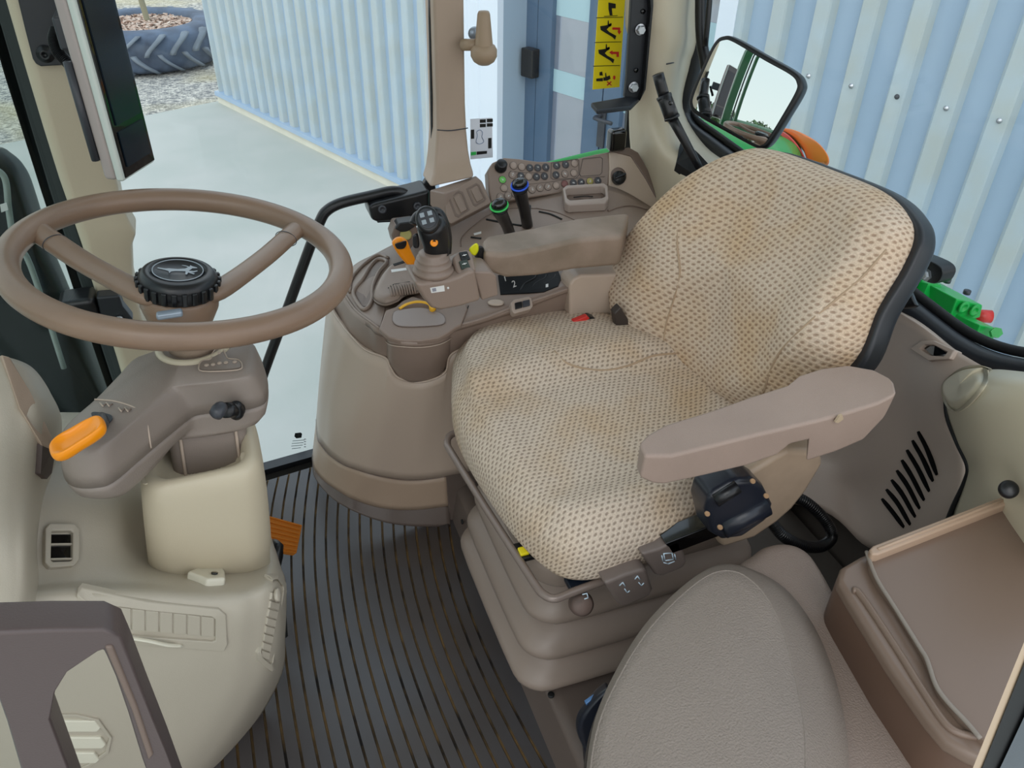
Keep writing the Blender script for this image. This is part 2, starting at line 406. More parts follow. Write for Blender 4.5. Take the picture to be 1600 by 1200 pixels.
def Wbox(name, s0, s1, z0, z1, o0, o1, m, parent=None, bev=0):
    return prism(name, [W(s0, z0, o0), W(s1, z0, o0), W(s1, z1, o0), W(s0, z1, o0)], -wn * (o1 - o0), m, parent, bev)
sF = [WP(u, 120, -rec)[0] for u in (829, 842, 861, 925, 932, 945, 1040)]
dr = thing('glazed_entrance_door', 'blue grey framed glass entrance door behind the yellow sticker', 'door', W(sF[0], GZ, -rec))
dr['kind'] = 'structure'; dr.name = 'door_1'
for a_, b_ in ((sF[0] - .02, sF[0] + .10), (sF[0] + .105, sF[0] + .23)): Wbox('door_frame', a_, b_, GZ, 2.4, -rec, -rec + .05, FRM, dr)
sC = WP(932, 150, -rec)[0]
Wbox('door_frame', sC - .06, sC + .09, GZ, 2.4, -rec, -rec + .05, FRM, dr); Wbox('door_frame', sC + .10, sC + .24, GZ, 2.4, -rec, -rec + .05, FRM, dr)
Wbox('door_pane', sF[0] + .23, sC - .06, GZ, 2.4, -rec, -rec + .012, DG, dr)
Wbox('door_pane', sC + .24, SR0, GZ, 2.4, -rec, -rec + .012, DG, dr)
FRO = mat('frosted_strip', (176, 205, 212), .5)
for (va, ub) in ((128, 870), (4, 870)):
    z = WP(900, va + 6, -rec)[1]
    Wbox('frosted_band', sF[0] + .23, sC - .06, z - .07, z + .07, -rec + .013, -rec + .015, FRO, dr)
    Wbox('frosted_band', sC + .24, SR0, z - .07, z + .07, -rec + .013, -rec + .015, FRO, dr)
s, z = WP(842, 92, -rec); Wbox('door_closer_catch', s - .05, s + .06, z - .10, z + .08, -rec + .05, -rec + .12, BLACK, dr, .01)
s, z = WP(950, 188, -rec); Wbox('lock_plate', s - .03, s + .03, z - .16, z + .08, -rec + .05, -rec + .065, DARKGREY, dr, .004)
tube('door_lever', [W(s, z + .04, -rec + .06), W(s, z + .04, -rec + .13), W(s + .14, z + .04, -rec + .13)], .012, DARKGREY, dr, n=3)
# tyre planter
TC = V3(-.60, 11.35, GZ); TR = .88
TYRE = mat('weathered_tyre_rubber', (96, 112, 134), .75, mottle=.25, mscale=4, rgb2=(70, 80, 96))
tp = thing('tyre_planter', 'big old tractor tyre lying flat as a planter on the gravel', 'planter', TC)
lathe('tyre_body', [(TR * .62, 0), (TR * .9, 0), (TR * .98, .04), (TR, .09), (TR, .33), (TR * .98, .38), (TR * .9, .43), (TR * .70, .44), (TR * .64, .41), (TR * .64, .2)], TC, (0, 0, 1), TYRE, tp, 64)
LUG = mat('dusty_tyre_lug', (128, 138, 148), .85, mottle=.2)
vs, fs = [], []
for k in range(20):
    for side in (0, 1):
        a0 = 2 * math.pi * (k + .5 * side) / 20; P = []
        for i in range(7):
            t_ = i / 6; z = (.21 - .20 * t_ + .01) if side else (.21 + .21 * t_); a = a0 + .26 * t_ ** 1.4; r_ = TR * (1.0 - (.09 * max(0, t_ - .75) * 4 * .5))
            P.append((a, z, r_))
        base = len(vs)
        for a, z, r_ in P:
            for da, dr_ in ((-.035, -.02), (-.026, .06), (.026, .06), (.035, -.02)):
                vs.append(TC + V3(math.cos(a + da) * (r_ + dr_), math.sin(a + da) * (r_ + dr_), z))
        for i in range(6):
            for q_ in range(3): fs.append((base + i * 4 + q_, base + i * 4 + q_ + 1, base + i * 4 + q_ + 5, base + i * 4 + q_ + 4))
        fs += [(base, base + 1, base + 2, base + 3), (base + 24, base + 25, base + 26, base + 27)]
lug = mesh('tread_lugs', vs, fs, LUG, tp)
vs, fs = [], []
rr = random.Random(3)
for k in range(2600):
    a = rr.random() * 6.283; r_ = TR * .64 * math.sqrt(rr.random()); c = TC + V3(r_ * math.cos(a), r_ * math.sin(a), .365 + rr.random() * .03)
    d = V3(rr.uniform(-1, 1), rr.uniform(-1, 1), rr.uniform(-.3, .3)) * .03; e = V3(-d[1], d[0], rr.uniform(-.02, .02)) * .45; n_ = len(vs)
    vs += [c - d - e, c + d - e, c + d + e, c - d + e]; fs.append((n_, n_ + 1, n_ + 2, n_ + 3))
BARK = mat('bark_chips', (178, 140, 118), .9, mottle=.5, mscale=14, rgb2=(222, 205, 190))
bk = mesh('bark_mulch', vs, fs, BARK, None, False); tag(bk, 'bark chip mulch filling the tyre planter', 'mulch'); bk['kind'] = 'stuff'
sb = lathe('soil', [(TR * .63, .2), (TR * .63, .35), (.02, .36)], TC, (0, 0, 1), mat('soil', (120, 90, 74), .95), tp)
tk = Z(232, 34, GZ + .37); tl = thing('sapling', 'thin bare young tree stem growing out of the tyre planter', 'tree', tk)
tube('stem', [tk - V3(0, 0, .1), tk + V3(-.05, 0, .5), tk + V3(-.16, 0, 1.2), tk + V3(-.2, 0, 2.0)], .035, mat('grey_green_bark', (150, 146, 120), .8), tl)
# ================================================================ the cab shell
struct(prism('floor', [V3(-.6, .1, -.004), V3(1.15, .1, -.004), V3(1.15, 1.74, -.004), V3(-.6, 1.66, -.004)], (0, 0, -.05), mat('floor_steel', (52, 48, 46), .6)))
struct(prism('ceiling', [V3(-.62, .0, 1.95), V3(1.25, .0, 1.95), V3(1.25, 1.74, 1.95), V3(-.62, 1.68, 1.95)], (0, 0, .1), mat('headliner', (222, 216, 204), .8)), 'beige cab roof lining')
# ribbed rubber mat
MATC = mat('charcoal_floor_rubber', (72, 71, 74), .38, mottle=.14, mscale=3, rgb2=(66, 58, 54), spec=.6)
GRV = mat('dirty_mat_groove', (38, 32, 28), .8, mottle=.5, mscale=16, rgb2=(130, 104, 66))
GV = [(735, 468, 17.0), (810, 459, 16.7), (900, 455, 18.9), (1000, 463, 20.9), (1100, 480, 22.6), (1197, 499.5, 25.2), (1330, 528, 28.5), (1480, 562, 32.0)]
rows, mi = [], []
kk = np.arange(-7, 15)
vv = [735, 760, 785, 810, 840, 870, 900, 935, 970, 1005, 1040, 1075, 1110, 1150, 1197, 1260, 1330, 1400, 1480]
gu = np.array([g[0] for g in GV], float)
def interp(v, j):
    x = [g[j] for g in GV]; return float(np.interp(v, gu, x))
# smooth the interpolation with a fitted cubic
cu = np.polyfit(gu, [g[1] for g in GV], 4); cs = np.polyfit(gu, [g[2] for g in GV], 3)
prof = [(-.5, .024, 0), (-.10, .024, 0), (-.07, .016, 1), (.07, .016, 1), (.10, .024, 0)]
for v in vv:
    r = []
    for k in kk:
        for (o, z, q_) in prof:
            u = np.polyval(cu, v) + np.polyval(cs, v) * (k - 0 + o); r.append(Z(u, v - .30 * (u - 470) * max(0, (800 - v) / 65) * (1 if v < 800 else 0), z))
    u = np.polyval(cu, v) + np.polyval(cs, v) * (kk[-1] + .5 + 1.5); r.append(Z(u, v, .024))
    rows.append(r)
n_ = len(rows[0]); vs = [p for r in rows for p in r] + [V3(p[0], p[1], 0) for r in rows for p in r]; N_ = len(rows) * n_; fs, mi = [], []
for i in range(len(rows) - 1):
    for j in range(n_ - 1):
        fs.append((i * n_ + j, i * n_ + j + 1, (i + 1) * n_ + j + 1, (i + 1) * n_ + j)); g = j % 5; mi.append(1 if g in (1, 2, 3) else 0)
bd = [j for j in range(n_)] + [i * n_ + n_ - 1 for i in range(1, len(rows))] + [(len(rows) - 1) * n_ + j for j in range(n_ - 2, -1, -1)] + [i * n_ for i in range(len(rows) - 2, 0, -1)]
for a, b_ in zip(bd, bd[1:] + bd[:1]): fs.append((a, b_, N_ + b_, N_ + a)); mi.append(0)
fm = mesh('floor_mat', vs, fs, [MATC, GRV], None, False, mi); tag(fm, 'dark ribbed rubber floor mat with dirt in its curved grooves', 'floor mat')
struct(prism('trim_door_sill', [Z(380, 752, .0), Z(560, 700, .0), Z(560, 693, .03), Z(380, 744, .03)], (0, .03, 0), STEELBLK))
# ---- right side glazing: front pane, rear pane
YG = 1.70
def up_(p, h=.86): return p + V3(0, 0, h)
def gl(name, pts, vec, label, m=None):
    o = struct(prism(name, pts, vec, m or GLS)); o['label'] = label; return o
gl('window_1', [Y(380, 752, YG), Y(560, 702, YG), Y(668, 300, YG), up_(Y(676, -60, YG)), up_(Y(120, -60, 1.62), .8), Y(120, -60, 1.62), Y(215, 470, 1.62)], (0, .005, 0), 'full height glass of the right hand cab door')
gl('window_2', [Y(728, 300, YG), Y(1000, 300, YG), up_(Y(1002, -60, YG)), up_(Y(722, -60, YG))], (0, .005, 0), 'rear right side glass behind the keypad')
# B post (taupe) flaring into the console
def pw(u, v, y): return Y(u, v, y)
secs = []
for (v, ul, ur, y) in ((-60, 676, 725, 1.66), (0, 677, 726, 1.66), (160, 682, 728, 1.655), (205, 683, 730, 1.65), (240, 680, 733, 1.64), (262, 677, 737, 1.62), (282, 671, 743, 1.60)):
    a, b_ = Y(ul, v + (12 if v > 230 else 0), y), Y(ur, v - (4 if v > 230 else 0), y); secs.append([a, b_, b_ + V3(.0, .07, 0), a + V3(0, .07, 0)])
secs.insert(0, [up_(p) for p in secs[0]])
struct(loft('trim_b_post', secs, BTAUPE, bev=.008), 'brown plastic covered post between the two right side windows')
struct(tube('trim_post_seam', [Y(683, 203, 1.652), Y(705, 204, 1.648), Y(731, 200, 1.652)], .0012, DARKGREY, n=4))
struct(tube('trim_door_seal', [Y(560, 702, 1.69), Y(640, 420, 1.69), Y(668, 300, 1.69), Y(677, 250, 1.69), Y(677, 160, 1.69), Y(674, 0, 1.69), Y(673, -60, 1.69), up_(Y(673, -60, 1.69))], .007, BLACK, n=5))
struct(patch('trim_seal_corner', [[Y(578, 318, 1.67), Y(630, 303, 1.67), Y(660, 292, 1.67), Y(676, 262, 1.67)], [Y(590, 348, 1.67), Y(640, 345, 1.67), Y(668, 340, 1.67), Y(684, 318, 1.67)]], STEELBLK, off=(0, .02, 0)))
struct(tube('trim_sill_seal', [Y(396, 745, 1.69), Y(440, 730, 1.69), Y(495, 709, 1.69)], .004, BLACK, n=3))
# A post: beige cover, black seals on its windscreen side
secs = []
for (v, ul, ur) in ((-80, -14, 100), (0, 8, 118), (100, 37, 150), (200, 67, 168), (280, 92, 182), (320, 106, 190), (350, 116, 204), (365, 121, 213), (385, 128, 206), (440, 143, 208), (500, 163, 222), (560, 182, 262), (640, 206, 300)):
    a, b_ = Y(ul, v, 1.50), Y(ur, v, 1.53); secs.append([a, a * .85 + b_ * .15 + V3(0, -.014, 0), a * .3 + b_ * .7 + V3(0, -.012, 0), b_, b_ + V3(0, .07, 0), a + V3(-.0, .09, 0)])
secs.insert(0, [up_(p, .8) for p in secs[0]])
struct(loft('trim_a_post', secs, BEIGE, bev=.008), 'beige plastic covered front right post behind the display')
a0 = [Y(-52, -80, 1.54), Y(7, 120, 1.54), Y(64, 300, 1.54), Y(120, 470, 1.54), Y(178, 640, 1.54)]
a0.insert(0, up_(a0[0], .8))
b0 = [up_(Y(-30, -80, 1.56), .8), Y(-30, -80, 1.56), Y(27, 120, 1.56), Y(80, 300, 1.56), Y(137, 470, 1.56), Y(196, 640, 1.56)]
struct(loft('trim_windscreen_seal', [[p, q_, q_ + V3(0, .03, 0), p + V3(0, .03, 0)] for p, q_ in zip(a0, b0)], SOFTBLACK, bev=.004))
c0 = [up_(Y(-34, -80, 1.53), .8), Y(-34, -80, 1.53), Y(24, 120, 1.53), Y(78, 300, 1.53), Y(134, 470, 1.53), Y(190, 640, 1.53)]; d0 = [up_(Y(-10, -80, 1.52), .8), Y(-10, -80, 1.52), Y(46, 120, 1.52), Y(102, 300, 1.52), Y(156, 470, 1.52), Y(210, 640, 1.52)]
struct(loft('trim_post_rubber', [[p, q_, q_ + V3(0, .03, 0), p + V3(0, .03, 0)] for p, q_ in zip(c0, d0)], mat('dark_green_black_rubber', (34, 40, 40), .5), bev=.004))
wsd = V3(.0, 1, 0)
gl('window_3', [V3(-.62, .15, .2), V3(-.27, 1.58, .2), V3(-.27, 1.58, 1.7), V3(-.62, .15, 1.7)], (-.005, 0, 0), 'windscreen glass at the far left', GLS2)
# C post and rear corner in beige
cp = [[Y(984, -60, 1.66), Y(1012, -60, 1.62), Y(1060, -60, 1.62), X(1096, -60, 1.12)],
      [Y(984, 60, 1.66), Y(1010, 60, 1.62), Y(1056, 60, 1.62), X(1086, 60, 1.12)],
      [Y(986, 100, 1.66), Y(1008, 100, 1.62), Y(1050, 100, 1.62), X(1076, 100, 1.12)],
      [Y(986, 160, 1.66), Y(1006, 160, 1.62), Y(1046, 170, 1.60), X(1064, 170, 1.12)],
      [Y(988, 225, 1.66), Y(1010, 225, 1.60), Y(1048, 230, 1.50), X(1100, 232, 1.10)],
      [Y(1000, 300, 1.62), Y(1025, 290, 1.56), Y(1075, 262, 1.42), X(1160, 272, 1.08)],
      [Y(1030, 360, 1.50), Y(1050, 350, 1.48), Y(1100, 320, 1.35), X(1200, 300, 1.06)]]
cp.insert(0, [up_(p, .8) for p in cp[0]])
cpo = patch('trim_c_post', cp, BEIGE, th=.012); HCP = surf_of(cpo)
struct(cpo, 'beige moulded rear right corner post')
struct(tube('trim_post_joint', [Y(1012, 98, 1.618), Y(1032, 101, 1.612), Y(1052, 98, 1.612), X(1074, 94, 1.115)], .0014, DARKGREY, n=5))
struct(bar('trim_rear_pane_edge', up_(Y(992, -60, 1.69)), Y(980, 236, 1.69), .012, .02, BLACK))
# rear window frame
rf = [up_(X(1104, -60, 1.13), .8), X(1104, -60, 1.13), X(1097, 20, 1.13), X(1088, 80, 1.13), X(1076, 130, 1.13), X(1068, 165, 1.13), X(1068, 185, 1.13), X(1080, 205, 1.13), X(1110, 228, 1.13), X(1150, 258, 1.13), X(1220, 310, 1.13), X(1310, 395, 1.13), X(1385, 455, 1.13), X(1440, 500, 1.13), X(1500, 545, 1.13), X(1560, 572, 1.13), X(1640, 585, 1.13), X(1760, 590, 1.13)]
struct(tube('trim_rear_window_frame', rf, .021, STEELBLK, n=5, seg=12), 'black rubber edged frame of the rear window')
struct(tube('trim_rear_window_seal', [p + V3(.02, .012, .022) for p in rf], .009, SOFTBLACK, n=5, seg=10))
gl('window_4', [X(1068, 185, 1.16), X(1220, 310, 1.16), X(1440, 500, 1.16), X(1560, 572, 1.16), X(1760, 590, 1.16), up_(X(1780, -60, 1.16), .8), up_(X(1104, -60, 1.16), .8)], (.005, 0, 0), 'rear window glass in front of the ribbed wall')
# rear wall panel, with curved vent slots, and the fender moulding
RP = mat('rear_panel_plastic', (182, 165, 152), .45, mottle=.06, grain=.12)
rows = [[X(1180, 330, 1.12), X(1300, 420, 1.12), X(1392, 478, 1.11), X(1440, 508, 1.10), X(1490, 545, 1.09), X(1540, 575, 1.08)],
        [X(1200, 480, 1.12), X(1300, 530, 1.12), X(1370, 560, 1.10), X(1420, 580, 1.09), X(1475, 600, 1.06), X(1510, 610, 1.06)],
        [X(1200, 560, 1.11), X(1300, 600, 1.11), X(1370, 630, 1.09), X(1420, 650, 1.08), X(1476, 660, 1.05), X(1500, 670, 1.06)],
        [X(1180, 640, 1.10), X(1290, 700, 1.10), X(1370, 715, 1.08), X(1430, 730, 1.07), X(1500, 725, 1.04), X(1512, 730, 1.05)],
        [X(1170, 720, 1.10), X(1280, 735, 1.08), X(1340, 770, 1.08), X(1400, 800, 1.06), X(1478, 800, 1.03), X(1490, 805, 1.04)],
        [X(1200, 780, 1.04), X(1290, 800, 1.04), X(1350, 850, 1.04), X(1400, 870, 1.03), X(1450, 870, 1.02), X(1480, 870, 1.03)]]
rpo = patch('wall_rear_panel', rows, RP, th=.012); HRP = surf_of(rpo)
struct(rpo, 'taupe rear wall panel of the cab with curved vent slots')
vg = thing('air_vent', 'row of curved dark vent slots in the rear wall panel', 'air vent', X(1430, 750, 1.05))
SL = [((1441, 674), (1455, 700), (1470, 742)), ((1432, 688), (1448, 715), (1464, 752)), ((1423, 703), (1441, 732), (1458, 768)), ((1415, 719), (1433, 748), (1450, 782)), ((1407, 735), (1426, 762), (1443, 795)), ((1399, 750), (1419, 777), (1436, 808)), ((1391, 765), (1411, 790), (1428, 820)), ((1384, 780), (1402, 802), (1418, 824))]
for s_ in SL:
    P = [HRP(u, v, .004) for u, v in s_]
    tube('vent_slot', P, lambda q: .0088 * (1 - .3 * abs(2 * q - 1) ** 4), mat('slot_black', (10, 10, 11), .9, spec=.1), vg, n=6, seg=8, flat=.5)
coat = thing('coat_hook', 'small dark recessed grab slot in the upper rear wall panel', 'slot', X(1470, 548, 1.08))
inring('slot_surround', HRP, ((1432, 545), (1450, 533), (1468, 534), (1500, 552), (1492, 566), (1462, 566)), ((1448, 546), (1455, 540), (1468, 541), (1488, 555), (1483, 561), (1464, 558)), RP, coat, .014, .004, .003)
inlay('slot_opening', HRP, [(1447, 542), (1466, 541), (1487, 555), (1481, 561), (1464, 558)], GLOSSBLK, coat, .0075, .001)
FB = mat('rear_fender_beige', (200, 190, 166), .34, grain=.05)
rows = [[X(1478, 608, 1.05), X(1500, 590, 1.05), X(1550, 582, 1.04), X(1620, 588, 1.02), X(1700, 590, 1.0)],
        [X(1482, 640, 1.04), X(1510, 622, .98), X(1560, 610, .95), X(1630, 610, .93), X(1700, 612, .92)],
        [X(1498, 690, 1.03), X(1530, 690, .97), X(1570, 690, .94), X(1640, 690, .91), X(1700, 690, .9)],
        [X(1515, 735, 1.02), X(1540, 740, .97), X(1580, 745, .94), X(1640, 745, .90), X(1700, 750, .88)],
        [X(1496, 800, 1.01), X(1525, 805, .97), X(1570, 810, .94), X(1640, 815, .90), X(1700, 820, .88)],
        [X(1476, 850, 1.01), X(1510, 860, .97), X(1570, 880, .94), X(1640, 880, .90), X(1700, 880, .88)]]
fbo = patch('wall_fender_moulding', rows, FB, th=.010); struct(fbo, 'pale beige inner fender moulding at the right edge')
struct(tube('trim_panel_gap', [X(1478, 612, 1.035), X(1480, 650, 1.03), X(1495, 690, 1.02), X(1512, 728, 1.01), X(1508, 752, 1.01), X(1490, 790, 1.005), X(1478, 820, 1.0)], .004, SOFTBLACK, n=6, seg=8))
pd = thing('fender_corner_cap', 'smooth rounded beige corner cap below the rear window frame', 'cap', X(1510, 620, 1.03))
HFB = surf_of(fbo)
pad('cap_shell', [HFB(u, v, -.004) for u, v in ((1484, 610), (1496, 592), (1520, 576), (1548, 572), (1555, 580), (1552, 600), (1530, 630), (1506, 648), (1490, 638))], HFB.normal(1520, 615), .022, FB, pd, edge=.018)
kn = lathe('door_stop_knob', [(.004, 0), (.010, .0), (.012, .004), (.012, .010), (.008, .013)], X(1574, 766, .90), (-.5, -.4, .7), BLACK)
tag(kn, 'small black knob on the fender above the brown storage box', 'knob')
# floor pan behind the seat
struct(prism('wall_rear_lower', [V3(1.06, .2, 0), V3(1.06, 1.5, 0), V3(1.13, 1.5, .5), V3(1.13, .2, .5)], (.02, 0, 0), mat('dark_rear_plastic', (86, 80, 74), .5)))
struct(prism('floor_rear_platform', [V3(.80, .18, .0), V3(1.06, .18, 0), V3(1.06, 1.4, 0), V3(.80, 1.4, 0)], (0, 0, .10), MATS['dark_rear_plastic']))
# ================================================================ front console, column, wheel, display
YP = lambda L: [Y(*p) for p in L]
db = thing('front_console', 'large beige moulded front console with vents under the steering column', 'console', V3(-.2, .9, 0))
G = [[(-120, 560, 1.20), (40, 640, 1.18), (100, 646, 1.18), (190, 645, 1.2), (300, 645, 1.25), (380, 700, 1.25), (402, 760, 1.2), (404, 775, 1.34)],
     [(-120, 760, .9), (30, 760, .93), (100, 760, .95), (180, 770, .97), (240, 790, 1.0), (370, 800, 1.05), (412, 815, 1.1), (414, 825, 1.25)],
     [(-120, 860, .84), (30, 860, .85), (100, 862, .86), (180, 865, .875), (245, 872, .92), (380, 860, .98), (422, 855, 1.02), (426, 850, 1.15)],
     [(-120, 915, .81), (30, 912, .81), (110, 907, .82), (200, 907, .82), (300, 914, .815), (380, 912, .82), (428, 898, .85), (437, 886, 1.0)],
     [(-120, 945, .775), (30, 940, .775), (120, 935, .778), (240, 938, .775), (340, 945, .775), (390, 945, .78), (432, 930, .81), (445, 915, .93)],
     [(-120, 1010, .77), (30, 1010, .77), (120, 1010, .77), (240, 1010, .77), (340, 1010, .77), (385, 1010, .775), (432, 1005, .805), (444, 990, .92)],
     [(-120, 1080, .77), (30, 1080, .77), (120, 1080, .77), (230, 1080, .77), (320, 1080, .775), (375, 1078, .785), (412, 1072, .82), (434, 1065, .94)],
     [(-120, 1200, .78), (30, 1200, .78), (100, 1200, .78), (180, 1200, .785), (250, 1200, .79), (300, 1200, .81), (335, 1190, .85), (362, 1180, .97)],
     [(-120, 1320, .80), (10, 1320, .80), (60, 1320, .80), (120, 1320, .81), (170, 1320, .82), (210, 1315, .85), (235, 1300, .90), (262, 1285, 1.02)]]
shell_ = patch('console_shell', [YP(r) for r in G], DBEIGE, db, th=.004, n=7)
HC = surf_of(shell_)
# front grilles with slats
g = inring('grille_frame', HC, ((119, 930), (127, 925), (230, 938), (340, 950), (352, 958), (355, 1002), (350, 1013), (225, 1004), (118, 984)),
           ((137, 940), (142, 940), (232, 950), (330, 960), (336, 964), (336, 996), (332, 998), (220, 990), (138, 978)), DBEIGE, db, .006, .004, .0015)
for i in range(9):
    u = 141 + 21.6 * i; v = 941 + (u - 141) * .107
    inlay('grille_slat', HC, [(u + .6, v + 1), (u + 20.9, v + 3), (u + 20.9, v + 36 - i * .4), (u + .6, v + 35 - i * .4)], DBEIGE, g, .0040, .002, .0014)
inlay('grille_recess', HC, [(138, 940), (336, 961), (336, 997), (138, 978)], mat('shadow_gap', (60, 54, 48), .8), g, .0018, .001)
lathe('grille_knob', [(.013, -.004), (.0125, .002), (.011, .003), (.001, .004)], HC(153, 961, .007), HC.normal(153, 961), DBEIGE, g, 24)
tube('grille_lip', [HC(206, 991, .006), HC(235, 991, .011), HC(262, 997, .011), HC(284, 1003, .006)], .0028, mat('cream_plastic', (214, 208, 190), .38), g, n=5, flat=.6)
g2 = inring('grille_frame', HC, ((419, 906), (430, 903), (441, 912), (442, 925), (425, 1042), (420, 1046), (402, 1028), (400, 1015)),
            ((424, 912), (430, 910), (437, 918), (437, 925), (422, 1032), (418, 1034), (407, 1022), (406, 1014)), DBEIGE, db, .006, .003, .0015)
for i in range(8):
    v = 925 + i * 12.5; u0 = 421 - i * 2.0; u1 = 434 - i * 2.1
    inlay('grille_slat', HC, [(u0, v), (u1, v + 5), (u1 - 1.5, v + 15.4), (u0 - 1.5, v + 10.4)], DBEIGE, g2, .005, .003, .001)
lathe('grille_knob', [(.009, -.002), (.009, .002), (.008, .003), (.001, .004)], HC(427, 929, .006), HC.normal(427, 929), DBEIGE, g2, 20)
vn = inring('vent_frame', HC, ((72, 821), (112, 822), (120, 830), (121, 880), (114, 890), (74, 892), (66, 884), (66, 828)),
            ((76, 832), (106, 832), (109, 835), (110, 880), (107, 883), (78, 883), (75, 880), (75, 835)), DBEIGE, db, .010, .005, .002)
inlay('vent_opening', HC, [(75, 836), (109, 836), (110, 883), (76, 883)], GLOSSBLK, vn, .003, .001)
for v in (853, 877): inlay('vent_louvre', HC, [(75, v), (109, v), (109, v + 2.5), (75, v + 2.5)], DBEIGE, vn, .009, .001)
ft = inring('foot_vent_frame', HC, ((60, 1112), (120, 1112), (155, 1120), (175, 1148), (170, 1172), (140, 1195), (100, 1215), (40, 1215), (30, 1160)),
            ((62, 1116), (118, 1116), (150, 1124), (170, 1149), (165, 1170), (138, 1190), (98, 1209), (44, 1209), (34, 1160)), DBEIGE, db, .005, .003, .001)
for v0, v1, ur in ((1120, 1138, 158), (1146, 1164, 166), (1170, 1187, 156), (1194, 1206, 130)):
    inlay('foot_vent_slat', HC, [(50, v0), (ur - 8, v0 + 1), (ur, (v0 + v1) / 2 + 3), (ur - 6, v1), (50, v1)], mat('cream_plastic', (214, 208, 190), .38), ft, .006, .004, .002)
ct = inlay('latch_tab', HC, [(290, 906), (310, 898), (345, 896), (350, 904), (351, 916), (322, 918)], mat('cream_plastic', (214, 208, 190), .38), db, .012, .01, .004)
lathe('screw_hole', [(.0045, -.001), (.0045, .001)], HC(333, 910, .013), HC.normal(333, 910), GLOSSBLK, ct, 16)
# instrument pod bulge
G = [[(-90, 556, .98), (-20, 556, .98), (20, 562, .98), (50, 577, 1.0), (72, 606, 1.03), (80, 625, 1.10)],
     [(-90, 620, .92), (-20, 620, .92), (25, 622, .93), (60, 630, .94), (88, 645, .99), (94, 655, 1.07)],
     [(-90, 690, .88), (-20, 690, .88), (25, 692, .89), (60, 695, .91), (84, 700, .97), (90, 705, 1.05)],
     [(-90, 760, .82), (-20, 762, .82), (20, 765, .83), (46, 772, .85), (66, 775, .92), (74, 780, 1.0)],
     [(-90, 840, .76), (-20, 845, .76), (20, 850, .765), (42, 850, .78), (54, 850, .85), (60, 850, .93)],
     [(-90, 930, .73), (-20, 930, .73), (20, 925, .735), (42, 915, .75), (55, 905, .80), (62, 900, .87)],
     [(-90, 1010, .72), (-20, 1005, .72), (10, 995, .72), (36, 975, .735), (52, 955, .77), (60, 945, .83)],
     [(-90, 1080, .745), (-20, 1070, .745), (10, 1050, .745), (36, 1020, .755), (52, 1000, .77), (60, 990, .81)]]
ps_ = patch('instrument_pod', [YP(r) for r in G], DBEIGE, db, th=.004, n=6); pod = ps_
HP_ = surf_of(ps_)
inlay('pod_strip', HP_, [(2, 562), (12, 565), (40, 615), (72, 690), (70, 702), (54, 698), (24, 640)], BTAUPE, pod, .010, .004, .002)
inlay('pod_pocket', HP_, [(56, 694), (78, 690), (76, 704), (70, 738), (62, 748), (52, 740)], mat('pocket_brown', (70, 56, 50), .6), pod, .008, .003)
# ---- steering column
sc = thing('steering_column', 'taupe steering column housing on a beige base with lever arm', 'steering column', V3(-.1, .93, .4))
def rr_ring(z, cx, cy, hx, hy, r, sh=(0, 0)):
    P = []
    for qx, qy, a0 in ((1, 1, 0), (-1, 1, 90), (-1, -1, 180), (1, -1, 270)):
        for i in range(5):
            a = math.radians(a0 + i * 22.5); P.append(V3(cx + qx * (hx - r) + r * math.cos(a) + sh[0], cy + qy * (hy - r) + r * math.sin(a) + sh[1], z))
    return P
bt = loft('base_shroud', [rr_ring(.30, -.125, .960, .075, .080, .045), rr_ring(.46, -.125, .955, .080, .085, .045), rr_ring(.49, -.122, .95, .087, .092, .05), rr_ring(.52, -.118, .945, .085, .09, .045), rr_ring(.60, -.108, .935, .082, .085, .04), rr_ring(.655, -.102, .925, .078, .078, .035), rr_ring(.672, -.101, .924, .074, .074, .032), rr_ring(.68, -.101, .924, .066, .066, .03), rr_ring(.678, -.101, .924, .052, .052, .02), rr_ring(.64, -.101, .924, .048, .048, .02)], BEIGE, sc, sub=1)
nk = loft('column_neck', [rr_ring(.60, -.094, .935, .050, .042, .015), rr_ring(.76, -.082, .985, .050, .042, .015)], COLUMN, sc)
for dx in (-.034, .036): tube('neck_groove', [V3(-.092 + dx, .9005, .63), V3(-.083 + dx, .938, .75)], .0022, SHELL, nk, n=2, seg=8)
for u, v in ((228, 742), (384, 716)): pad('shroud_clip', [Z(u + a, v + b, .672) for a, b in ((-8, -8), (6, -9), (7, 4), (3, 14), (-6, 12))], (.0, -.8, .6), .006, BEIGE, sc, edge=.003)
HP = [(240, 548), (210, 560), (186, 585), (150, 622), (112, 655), (95, 678), (97, 694), (112, 703), (140, 703), (168, 694), (215, 655), (262, 612), (285, 603), (340, 598), (384, 589), (396, 575), (396, 545), (380, 528), (300, 525)]
hp = [Z(u, v, .785) for u, v in HP]
cc = sum(hp) / len(hp)
def grow(P, k, dz): return [p + (nrm(V3(p[0] - cc[0], p[1] - cc[1], 0)) * k) + V3(0, 0, dz) for p in P]
loft('housing_top', [cr(r, 4, True) for r in (grow(hp, -.006, .002), grow(hp, .0, -.001), grow(hp, .004, -.008), grow(hp, .009, -.030), grow(hp, .011, -.048))], COLUMN, sc)
loft('housing_bottom', [cr(r, 4, True) for r in (grow(hp, .010, -.0492), grow(hp, .010, -.056), grow(hp, .006, -.068), grow(hp, -.004, -.078), grow(hp, -.02, -.082))], COLUMN, sc)
tube('housing_seam', [Z(148, 624, .787), Z(180, 627, .787), Z(212, 638, .786), Z(228, 656, .775), Z(236, 700, .742)], .0011, SHELL, sc, n=5, seg=6)
